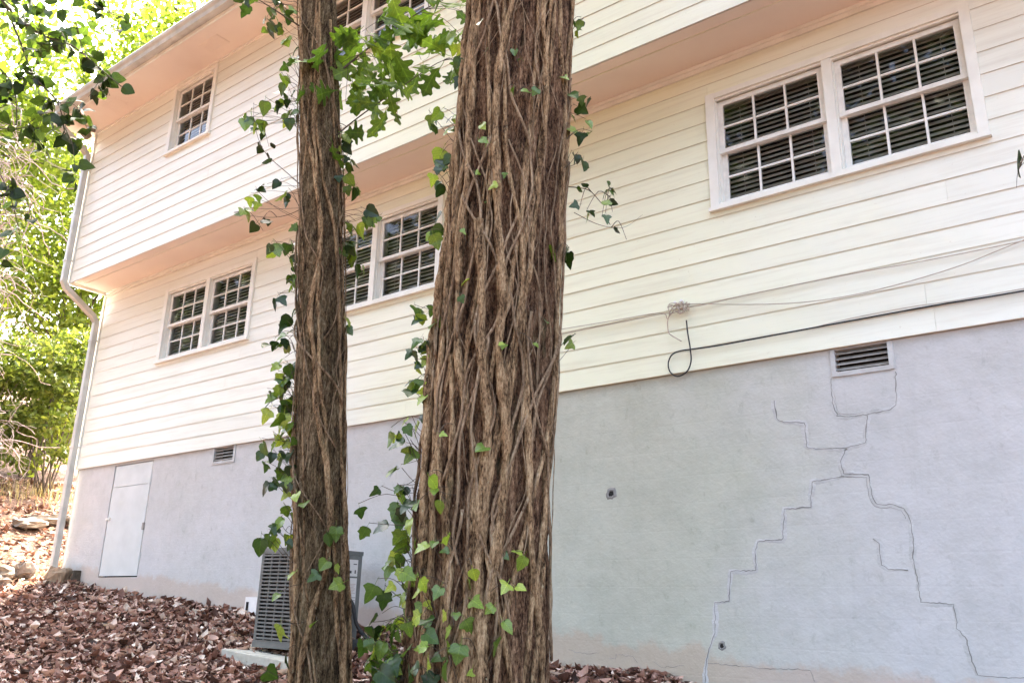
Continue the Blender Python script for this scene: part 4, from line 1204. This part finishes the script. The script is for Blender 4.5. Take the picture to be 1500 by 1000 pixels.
def ivy(trunk, label, origin, nstem, npale, side, face, seed, rstem, zlo, zhi, front, spread, leafsize):
    r = random.Random(seed)
    root = empty('ivy_plant', origin)
    tag(root, label, 'ivy', 'ivy climbing the two trunks')
    # thick woody stems clinging to the bark
    for i in range(nstem):
        th = front + r.uniform(-spread, spread)
        rad0 = rstem * r.choice([0.35, 0.5, 0.65, 0.8, 1.0, 1.35])
        z = zlo; pp = []; rr = []
        v_ = r.uniform(-0.25, 0.25); top = zhi if r.random() < 0.7 else r.uniform(0.2, zhi)
        ph = r.uniform(0, 6)
        R0 = float(trunk.axis(0.0)[2])
        while z < top:
            lift = rad0 * (0.75 + 0.35 * math.sin(z * 2.3 + ph))
            pp.append(trunk.point(th, z, lift))
            rr.append(rad0 * (1 - 0.35 * (z - zlo) / (zhi - zlo)) * (1 + 0.16 * math.sin(z * 9 + ph) + 0.14 * math.sin(z * 23 + 2 * ph)))
            v_ += r.gauss(0, 0.075); v_ *= 0.93
            v_ = max(-0.5, min(0.5, v_))
            th += v_ * 0.045 / R0 * 0.75
            z += 0.045
        # smooth the path so that the stem does not follow every bark ridge
        for _ in range(4):
            pp = [pp[0]] + [(a_ + 2 * b2 + c2) / 4 for a_, b2, c2 in zip(pp[:-2], pp[1:-1], pp[2:])] + [pp[-1]]
        pp = smooth_path(pp, 2); rr = [rr[min(int(q / 2), len(rr) - 1)] for q in range(len(pp))]
        mb = MB()
        mb.tube(pp, rr, 11)
        rough(mb, pp, 11, 0.24)
        mb.build('vine_stem', 'stem', root, smooth=True)
    for i in range(npale):
        th = front + r.uniform(-spread, spread); rad0 = r.choice([0.0025, 0.003, 0.004, 0.005, 0.008])
        z = r.uniform(zlo, 0.5); top = min(zhi, z + r.uniform(1.0, 4.5)); pp = []; v_ = r.uniform(-0.5, 0.5)
        R0 = float(trunk.axis(0.0)[2])
        while z < top:
            pp.append(trunk.point(th, z, 0.020 + rad0))
            v_ += r.gauss(0, 0.16); v_ *= 0.88
            if r.random() < 0.012: v_ = r.uniform(-0.9, 0.9)
            th += v_ * 0.05 / R0; z += 0.05
        if len(pp) < 4: continue
        for _ in range(2):
            pp = [pp[0]] + [(a_ + 2 * b2 + c2) / 4 for a_, b2, c2 in zip(pp[:-2], pp[1:-1], pp[2:])] + [pp[-1]]
        mb = MB(); mb.tube(pp, rad0, 6)
        mb.build('runner', 'stem_pale', root, smooth=True)
    # aerial rootlets
    n = int(9000 * float(trunk.axis(0.0)[2]) / 0.33)
    rg = np.random.default_rng(seed + 7)
    th = front + rg.uniform(-PI, PI, n); z = rg.uniform(zlo, zhi - 0.5, n)
    ax, ay, _ = trunk.axis(z)
    R_ = trunk.rad(th, z) + rg.uniform(-0.003, 0.012, n)
    P0 = np.stack([ax + R_ * np.cos(th), ay + R_ * np.sin(th), z], -1)
    L = rg.uniform(0.015, 0.06, n)
    d = np.stack([np.cos(th), np.sin(th), 0 * th], -1) * rg.uniform(0.0, 0.45, n)[:, None] + np.stack([-np.sin(th), np.cos(th), 0 * th], -1) * rg.normal(0, 0.35, n)[:, None] + np.stack([0 * th, 0 * th, rg.choice([-1, 1], n) * rg.uniform(0.4, 1, n)], -1)
    tg = np.stack([-np.sin(th), np.cos(th), 0 * th], -1) * rg.uniform(0.0006, 0.0014, n)[:, None]
    P1 = P0 + d * L[:, None]
    V = np.stack([P0 - tg, P0 + tg, P1], 1).reshape(-1, 3)
    o = mesh_np('rootlet', V, np.arange(3 * n).reshape(-1, 3), 'rootlet', root, origin)
    o['kind'] = 'stuff'
    # leaves on twigs
    cam_dir = Vector((0.62, -0.78, 0.0))
    for k, pts_ in enumerate((side, face)):
        mb = MB()
        more = []
        for (x_, y_, z_) in pts_:
            for q in range(r.choice([1, 1, 2, 3] if leafsize > 0.08 else [0, 1, 1, 2]) if k == 0 else 0):
                more.append((x_ + r.gauss(0, 0.035), y_ + r.gauss(0, 0.045), z_ + r.gauss(0, 0.045)))
        for (x_, y_, z_) in list(pts_) + more:
            p = Vector((x_, y_, z_))
            ax, ay, ar = trunk.axis(z_)
            outv = Vector((x_ - float(ax), y_ - float(ay), 0)); dist = outv.length; outv.normalize()
            sz = leafsize * r.uniform(0.75, 1.35)
            if k == 0:
                nrm = cam_dir * r.uniform(-0.2, 0.9) + outv * r.uniform(-0.3, 0.5) + Vector((r.gauss(0, 0.45), r.gauss(0, 0.45), r.uniform(0.1, 1.0)))
                tip = outv * r.uniform(0.0, 0.6) + Vector((r.gauss(0, 0.4), r.gauss(0, 0.4), -r.uniform(0.3, 1.1)))
                mset = IVYD if r.random() < 0.55 else IVYM
            else:
                nrm = outv + Vector((r.gauss(0, 0.3), r.gauss(0, 0.3), r.uniform(0.2, 0.9)))
                tip = Vector((r.gauss(0, 0.6), r.gauss(0, 0.6), -r.uniform(0.1, 1.0)))
                sz *= 0.62 if z_ > -1.0 else (0.85 if z_ > -1.9 else 1.1)
                mset = IVYM if z_ > -2.05 or r.random() < 0.4 else IVYD
            t = tip.normalized()
            basep = p - t * sz * 0.5
            put_leaf(r.choice(mset), basep, sz, nrm, tip, root, r)
            th = math.atan2(outv.y, outv.x)
            s_ = trunk.point(th + r.uniform(-0.3, 0.3), z_ + r.uniform(-0.18, 0.14), 0.0)
            e_ = basep - t * sz * 0.4
            m_ = s_.lerp(e_, 0.55) + Vector((0, 0, r.uniform(-0.03, 0.05)))
            mb.tube(smooth_path([s_, m_, e_], 4), 0.0017, 4)
        o = mb.build('twig', 'twig', root, smooth=True)
        o['kind'] = 'stuff'
    return root

rbase = random.Random(17)
# the thick skirt of ivy at the foot of the large trunk
skirt = []
for i in range(200):
    th = rbase.gauss(-2.55, 0.55); z_ = -2.70 + abs(rbase.gauss(0, 0.48))
    rr_ = float(big.axis(z_)[2]) + rbase.uniform(0.03, 0.38) * max(0.25, 1 - (z_ + 2.75) / 1.0)
    ax, ay, _ = big.axis(z_)
    skirt.append((float(ax) + rr_ * math.cos(th), float(ay) + rr_ * math.sin(th), z_))
ivy_big = ivy(big, 'ivy with thick hairy stems and a leafy skirt on the massive red-brown trunk', (-2.93, -2.43, -2.85), 20, 38, BIG_SIDE, BIG_FACE + skirt, 301, 0.021, -2.85, 4.5, math.atan2(-0.78, 0.62) - 0.25, 1.45, 0.072)
ivy_thin = ivy(thin, 'ivy with dark leaves hanging off one side of the slim grey-brown trunk', (-4.52, -2.02, -2.85), 10, 18, THIN_SIDE, THIN_FACE, 302, 0.015, -2.85, 5.0, math.atan2(-0.78, 0.62) - 0.2, 1.6, 0.086)

# ------------------------------------------------------------------ leafy twigs and boughs
def bough(name, label, cat, path, r0_, nleaf, meshes, size, seed, side=0.25, down=0.6, origin=None, nrm_bias=(0, 0, 0.6), twig_mat='twig', group=None, sub=6, sublen=0.45):
    r = random.Random(seed)
    root = empty(name, origin or path[0])
    tag(root, label, cat, group)
    pp = smooth_path(path, 6)
    mb = MB()
    mb.tube(pp, [r0_ * (1 - 0.75 * i / len(pp)) for i in range(len(pp))], 6)
    anchors = list(pp[len(pp) // 5:])
    for i in range(sub):
        b_ = r.choice(pp[len(pp) // 6:])
        d = Vector((r.gauss(0, 1), r.gauss(0, 1), r.gauss(-down, 0.5))).normalized() * sublen * r.uniform(0.5, 1.2)
        q = smooth_path([b_, b_ + d * 0.5 + Vector((0, 0, 0.05)), b_ + d + Vector((0, 0, -0.06))], 4)
        mb.tube(q, [0.0030 * (1 - 0.6 * k / len(q)) for k in range(len(q))], 5)
        anchors += q[2:] * 2
    mb.build('stem', twig_mat, root, smooth=True)
    for i in range(nleaf):
        a_ = r.choice(anchors)
        dirv = Vector((r.gauss(0, 1), r.gauss(0, 1), r.gauss(-down, 0.6))).normalized()
        sz = size * r.uniform(0.7, 1.25)
        nv = Vector(nrm_bias) + Vector((r.gauss(0, 0.6), r.gauss(0, 0.6), r.gauss(0, 0.4)))
        me = r.choice(meshes)
        put_leaf(me, a_ + dirv * sz * 0.42, sz, nv, dirv, root, r)
    return root

# lobed oak twigs between the trunks
bough('oak_bough', 'leafy oak bough with broad bright lobed leaves growing from the slim trunk', 'bough', [(-4.82, -2.30, 2.05), (-4.60, -2.15, 2.35), (-4.35, -2.0, 2.6), (-4.15, -1.9, 2.75), (-3.95, -1.85, 2.8)], 0.010, 74, OAKM, 0.23, 401, down=0.25, sub=16, sublen=0.42)
bough('oak_twig', 'thin oak twig with a spread of lobed leaves reaching towards the massive trunk', 'bough', [(-4.72, -2.22, 1.62), (-4.5, -2.15, 1.78), (-4.2, -2.05, 1.96), (-3.85, -1.98, 2.10), (-3.62, -1.95, 2.08)], 0.006, 26, OAKM, 0.19, 402, down=0.4, sub=6, sublen=0.25)
bough('oak_twig', 'drooping oak twig ending in a whorl of five lobed leaves against the overhang', 'bough', [(-4.30, -2.05, 2.25), (-4.22, -2.03, 1.95), (-4.20, -2.02, 1.70)], 0.004, 7, OAKM, 0.22, 403, down=0.7, sub=1, sublen=0.1)
# boughs hanging into the top corner by the gutter
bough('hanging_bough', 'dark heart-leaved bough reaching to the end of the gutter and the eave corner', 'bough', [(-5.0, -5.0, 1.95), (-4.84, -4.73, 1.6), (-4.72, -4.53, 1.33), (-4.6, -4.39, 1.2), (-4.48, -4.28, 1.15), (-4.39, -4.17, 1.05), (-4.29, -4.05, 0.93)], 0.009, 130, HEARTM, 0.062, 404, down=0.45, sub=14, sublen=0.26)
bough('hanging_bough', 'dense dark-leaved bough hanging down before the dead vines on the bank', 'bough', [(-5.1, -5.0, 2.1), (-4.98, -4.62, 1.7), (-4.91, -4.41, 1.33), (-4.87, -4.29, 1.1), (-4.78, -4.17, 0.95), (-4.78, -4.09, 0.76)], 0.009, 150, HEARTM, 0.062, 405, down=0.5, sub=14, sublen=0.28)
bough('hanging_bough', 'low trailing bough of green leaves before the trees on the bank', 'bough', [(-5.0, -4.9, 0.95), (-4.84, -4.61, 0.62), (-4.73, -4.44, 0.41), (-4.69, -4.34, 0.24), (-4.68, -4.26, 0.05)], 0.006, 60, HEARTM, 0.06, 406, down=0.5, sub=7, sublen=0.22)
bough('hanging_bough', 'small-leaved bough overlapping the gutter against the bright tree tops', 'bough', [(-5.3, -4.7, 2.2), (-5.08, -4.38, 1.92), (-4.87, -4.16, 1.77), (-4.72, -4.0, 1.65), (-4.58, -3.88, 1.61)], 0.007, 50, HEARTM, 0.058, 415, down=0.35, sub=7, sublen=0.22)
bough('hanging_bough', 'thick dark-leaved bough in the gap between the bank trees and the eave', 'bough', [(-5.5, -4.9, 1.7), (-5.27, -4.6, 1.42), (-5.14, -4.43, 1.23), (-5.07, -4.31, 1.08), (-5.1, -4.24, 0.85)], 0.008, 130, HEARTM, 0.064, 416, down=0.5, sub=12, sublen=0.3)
bough('hanging_bough', 'thin dark-leaved branch crossing before the eave soffit to the slim trunk', 'bough', [(-4.93, -2.33, 2.62), (-5.05, -2.6, 2.72), (-5.2, -2.8, 2.86), (-5.3, -2.95, 3.05)], 0.007, 16, HEARTM, 0.085, 407, down=0.2, sub=4, sublen=0.3)
bough('bare_twig', 'bare wiry twig with few leaves arching left from the slim trunk', 'twig', [(-4.83, -2.26, 1.18), (-4.98, -2.40, 1.35), (-5.12, -2.52, 1.52), (-5.20, -2.58, 1.75), (-5.22, -2.60, 1.95)], 0.0035, 6, HEARTM, 0.08, 408, down=0.2, sub=1, sublen=0.2)
bough('bare_twig', 'wiry twig with dark leaves dipping below the overhang beside the slim trunk', 'twig', [(-4.80, -2.24, 1.12), (-4.95, -2.36, 1.0), (-5.1, -2.46, 0.98), (-5.3, -2.6, 1.02)], 0.0035, 6, HEARTM, 0.08, 409, down=0.2, sub=2, sublen=0.2)
bough('ivy_spray', 'small spray of ivy leaves springing from the shaded side of the massive trunk', 'spray', [(-2.60, -2.14, 0.62), (-2.48, -2.05, 0.60), (-2.40, -1.99, 0.50), (-2.36, -1.96, 0.62)], 0.0035, 14, IVYD, 0.055, 410, down=0.6, sub=5, sublen=0.16)
bough('bare_twig', 'fine bare tendril curling out from the massive trunk over the siding', 'twig', [(-2.55, -2.10, 0.45), (-2.44, -2.0, 0.38), (-2.32, -1.92, 0.36), (-2.22, -1.86, 0.44)], 0.0022, 1, IVYD, 0.04, 411, sub=1, sublen=0.12)
bough('hanging_twig', 'green leaf on a fine twig hanging before the siding beyond the double window', 'twig', [(-0.08, -1.65, 0.40), (-0.2, -1.70, 0.28), (-0.30, -1.74, 0.20), (-0.33, -1.74, 0.10)], 0.003, 5, HEARTM, 0.085, 412, down=0.8, sub=1, sublen=0.15)

# ------------------------------------------------------------------ wooded bank behind
def far_tree(label, base, h, lean, rtrunk, rx, rz, nleaf, size, seed, mat='far_leaf', clump=0.9, nclump=60, group=None):
    r = random.Random(seed)
    x_, y_ = base; z_ = float(ground_z(x_, y_)) - 0.2
    root = empty('tree', (x_, y_, z_))
    tag(root, label, 'tree', group)
    top = Vector((x_ + lean[0], y_ + lean[1], z_ + h))
    mb = MB()
    n = 10
    pp = [Vector((x_, y_, z_)).lerp(top, i / n) + Vector((r.gauss(0, 0.06), r.gauss(0, 0.06), 0)) for i in range(n + 1)]
    mb.tube(pp, [rtrunk * (1.15 - 0.85 * i / n) for i in range(n + 1)], 10)
    mb.build('trunk', 'far_bark', root, smooth=True)
    mb = MB()
    for i in range(9):
        b_ = pp[r.randint(4, n)]
        d = Vector((r.gauss(0, 1), r.gauss(0, 1), r.uniform(0.1, 0.9))).normalized() * rx * r.uniform(0.6, 1.0)
        limbs(mb, b_, rtrunk * 0.35, [b_ + d], seed + i)
    mb.build('limb', 'far_bark', root, smooth=True)
    crown('crown', mat, root, (top.x, top.y, top.z - rz * 0.45), rx, rz, nclump, nleaf, size, seed, clump)
    return root
far_tree('tall bright-leaved tree on the bank showing above the gutter', (-24.0, 6.5), 15.5, (0.4, 0.2), 0.22, 4.4, 5.0, 9000, 0.13, 501)
far_tree('broad sunlit tree highest on the bank behind the others', (-27.5, 6.5), 11.0, (0, 0), 0.24, 4.5, 5.0, 9000, 0.15, 502)
far_tree('young yellow-green tree leaning beside the downspout end of the house', (-25.5, 5.0), 7.5, (-0.2, 0.3), 0.10, 2.4, 3.2, 6000, 0.11, 503)
far_tree('spindly tree with thin sunlit foliage at the foot of the bank', (-23.5, 1.0), 9.0, (0.3, 0.4), 0.12, 2.8, 3.4, 6500, 0.10, 504)
far_tree('tall tree on the bank well behind the dead vine thicket', (-25.0, 0.0), 13.0, (0.6, 0), 0.22, 4.0, 5.0, 8000, 0.13, 505)
far_tree('tree rising behind the roof of the house', (-15.5, 13.0), 14.0, (0, 0), 0.24, 4.6, 4.6, 8000, 0.14, 506)
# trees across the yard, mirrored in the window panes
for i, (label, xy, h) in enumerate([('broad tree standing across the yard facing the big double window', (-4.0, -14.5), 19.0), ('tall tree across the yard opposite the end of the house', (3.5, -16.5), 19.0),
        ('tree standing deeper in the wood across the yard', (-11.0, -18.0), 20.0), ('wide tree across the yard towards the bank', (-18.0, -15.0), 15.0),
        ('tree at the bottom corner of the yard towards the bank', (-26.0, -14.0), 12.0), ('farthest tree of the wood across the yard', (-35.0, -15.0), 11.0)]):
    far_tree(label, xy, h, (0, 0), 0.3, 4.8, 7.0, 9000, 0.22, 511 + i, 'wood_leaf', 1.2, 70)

# dead vines draped over a snag
def thicket(label, base, h, n, seed, spread):
    r = random.Random(seed)
    x_, y_ = base; z_ = float(ground_z(x_, y_))
    root = empty('vine_thicket', (x_, y_, z_))
    tag(root, label, 'thicket')
    mb = MB()
    mb.tube([(x_, y_, z_ - 0.2), (x_ + 0.1, y_, z_ + h * 0.5), (x_ - 0.1, y_ + 0.1, z_ + h * 0.92)], [0.13, 0.10, 0.04], 8)
    mb.build('trunk', 'far_bark', root, smooth=True)
    mb = MB()
    for i in range(n):
        a_ = r.uniform(0, 2 * PI); rr_ = spread * r.random() ** 0.7; zz = z_ + h * r.uniform(0.35, 1.0)
        p = Vector((x_ + rr_ * math.cos(a_), y_ + rr_ * math.sin(a_), zz)); d = Vector((r.gauss(0, 0.6), r.gauss(0, 0.6), -0.5))
        pp = [p.copy()]
        for k in range(9):
            d += Vector((r.gauss(0, 0.5), r.gauss(0, 0.5), r.gauss(-0.12, 0.35))); d.normalize()
            p = p + d * r.uniform(0.10, 0.24); pp.append(p.copy())
        mb.tube(pp, r.choice([0.004, 0.005, 0.007, 0.011]), 4)
    o = mb.build('dead_vine', 'dead_twig', root)
    o['kind'] = 'stuff'
thicket('pinkish-grey tangle of dead vines draped over a snag on the bank', (-18.0, -0.35), 8.2, 420, 601, 1.1)
thicket('low tangle of bare stems at the foot of the bank', (-19.5, 1.0), 2.2, 90, 602, 1.0)

def shrub(label, base, h, rx, nleaf, size, seed, mat='shrub_leaf', group=None):
    r = random.Random(seed)
    x_, y_ = base; z_ = float(ground_z(x_, y_))
    root = empty('shrub', (x_, y_, z_ - 0.05))
    tag(root, label, 'shrub', group)
    mb = MB()
    for i in range(11):
        t = Vector((x_ + r.gauss(0, rx * 0.6), y_ + r.gauss(0, rx * 0.6), z_ + h * r.uniform(0.7, 1.1)))
        limbs(mb, (x_ + r.gauss(0, 0.1), y_ + r.gauss(0, 0.1), z_ - 0.05), 0.022, [t], seed + i)
    mb.build('stem', 'far_bark', root, smooth=True)
    crown('foliage', mat, root, (x_, y_, z_ + h * 0.62), rx, h * 0.5, 40, nleaf, size, seed, 0.3, z_ + 0.15)
    return root
shrub('tall yellow-green shrub on the bank nearest the downspout', (-20.6, 3.2), 3.6, 1.3, 6000, 0.08, 701)
shrub('feathery green shrub on the bank behind the bare stems', (-21.2, 1.6), 3.2, 1.4, 6000, 0.08, 702)
shrub('dense shrub higher up the bank under the trees', (-22.5, 3.6), 3.2, 1.5, 3600, 0.09, 703)
shrub('spreading shrub at the edge of the bank before the spindly tree', (-21.5, 0.0), 4.6, 1.6, 6000, 0.09, 704)

# dry grass on the bank
r = np.random.default_rng(9)
n = 700
gx_ = r.normal(-20.0, 0.7, n); gy_ = r.uniform(-2.0, 4.0, n); gz_ = ground_z(gx_, gy_)
hh = r.uniform(0.2, 0.5, n); a_ = r.uniform(0, 2 * PI, n); bend = r.uniform(0.1, 0.6, n)
wv = np.stack([np.cos(a_ + 1.57), np.sin(a_ + 1.57), 0 * a_], -1) * 0.007
P0 = np.stack([gx_, gy_, gz_ - 0.02], -1)
P1 = P0 + np.stack([np.cos(a_) * bend * hh * 0.35, np.sin(a_) * bend * hh * 0.35, hh * 0.6], -1)
P2 = P0 + np.stack([np.cos(a_) * bend * hh, np.sin(a_) * bend * hh, hh * 0.85], -1)
V = np.stack([P0 - wv, P0 + wv, P1 + wv * 0.8, P1 - wv * 0.8, P2], 1).reshape(-1, 3)
b0 = (np.arange(n) * 5)[:, None]
Fq = np.concatenate([b0 + np.array([[0, 1, 2]]), b0 + np.array([[0, 2, 3]]), b0 + np.array([[3, 2, 4]])], 0)
o = mesh_np('dry_grass', V, Fq, 'dry_grass', origin=(-18.9, 1, -0.2))
tag(o, 'pale dry grass growing along the sunny bank', 'grass', None, 'stuff')
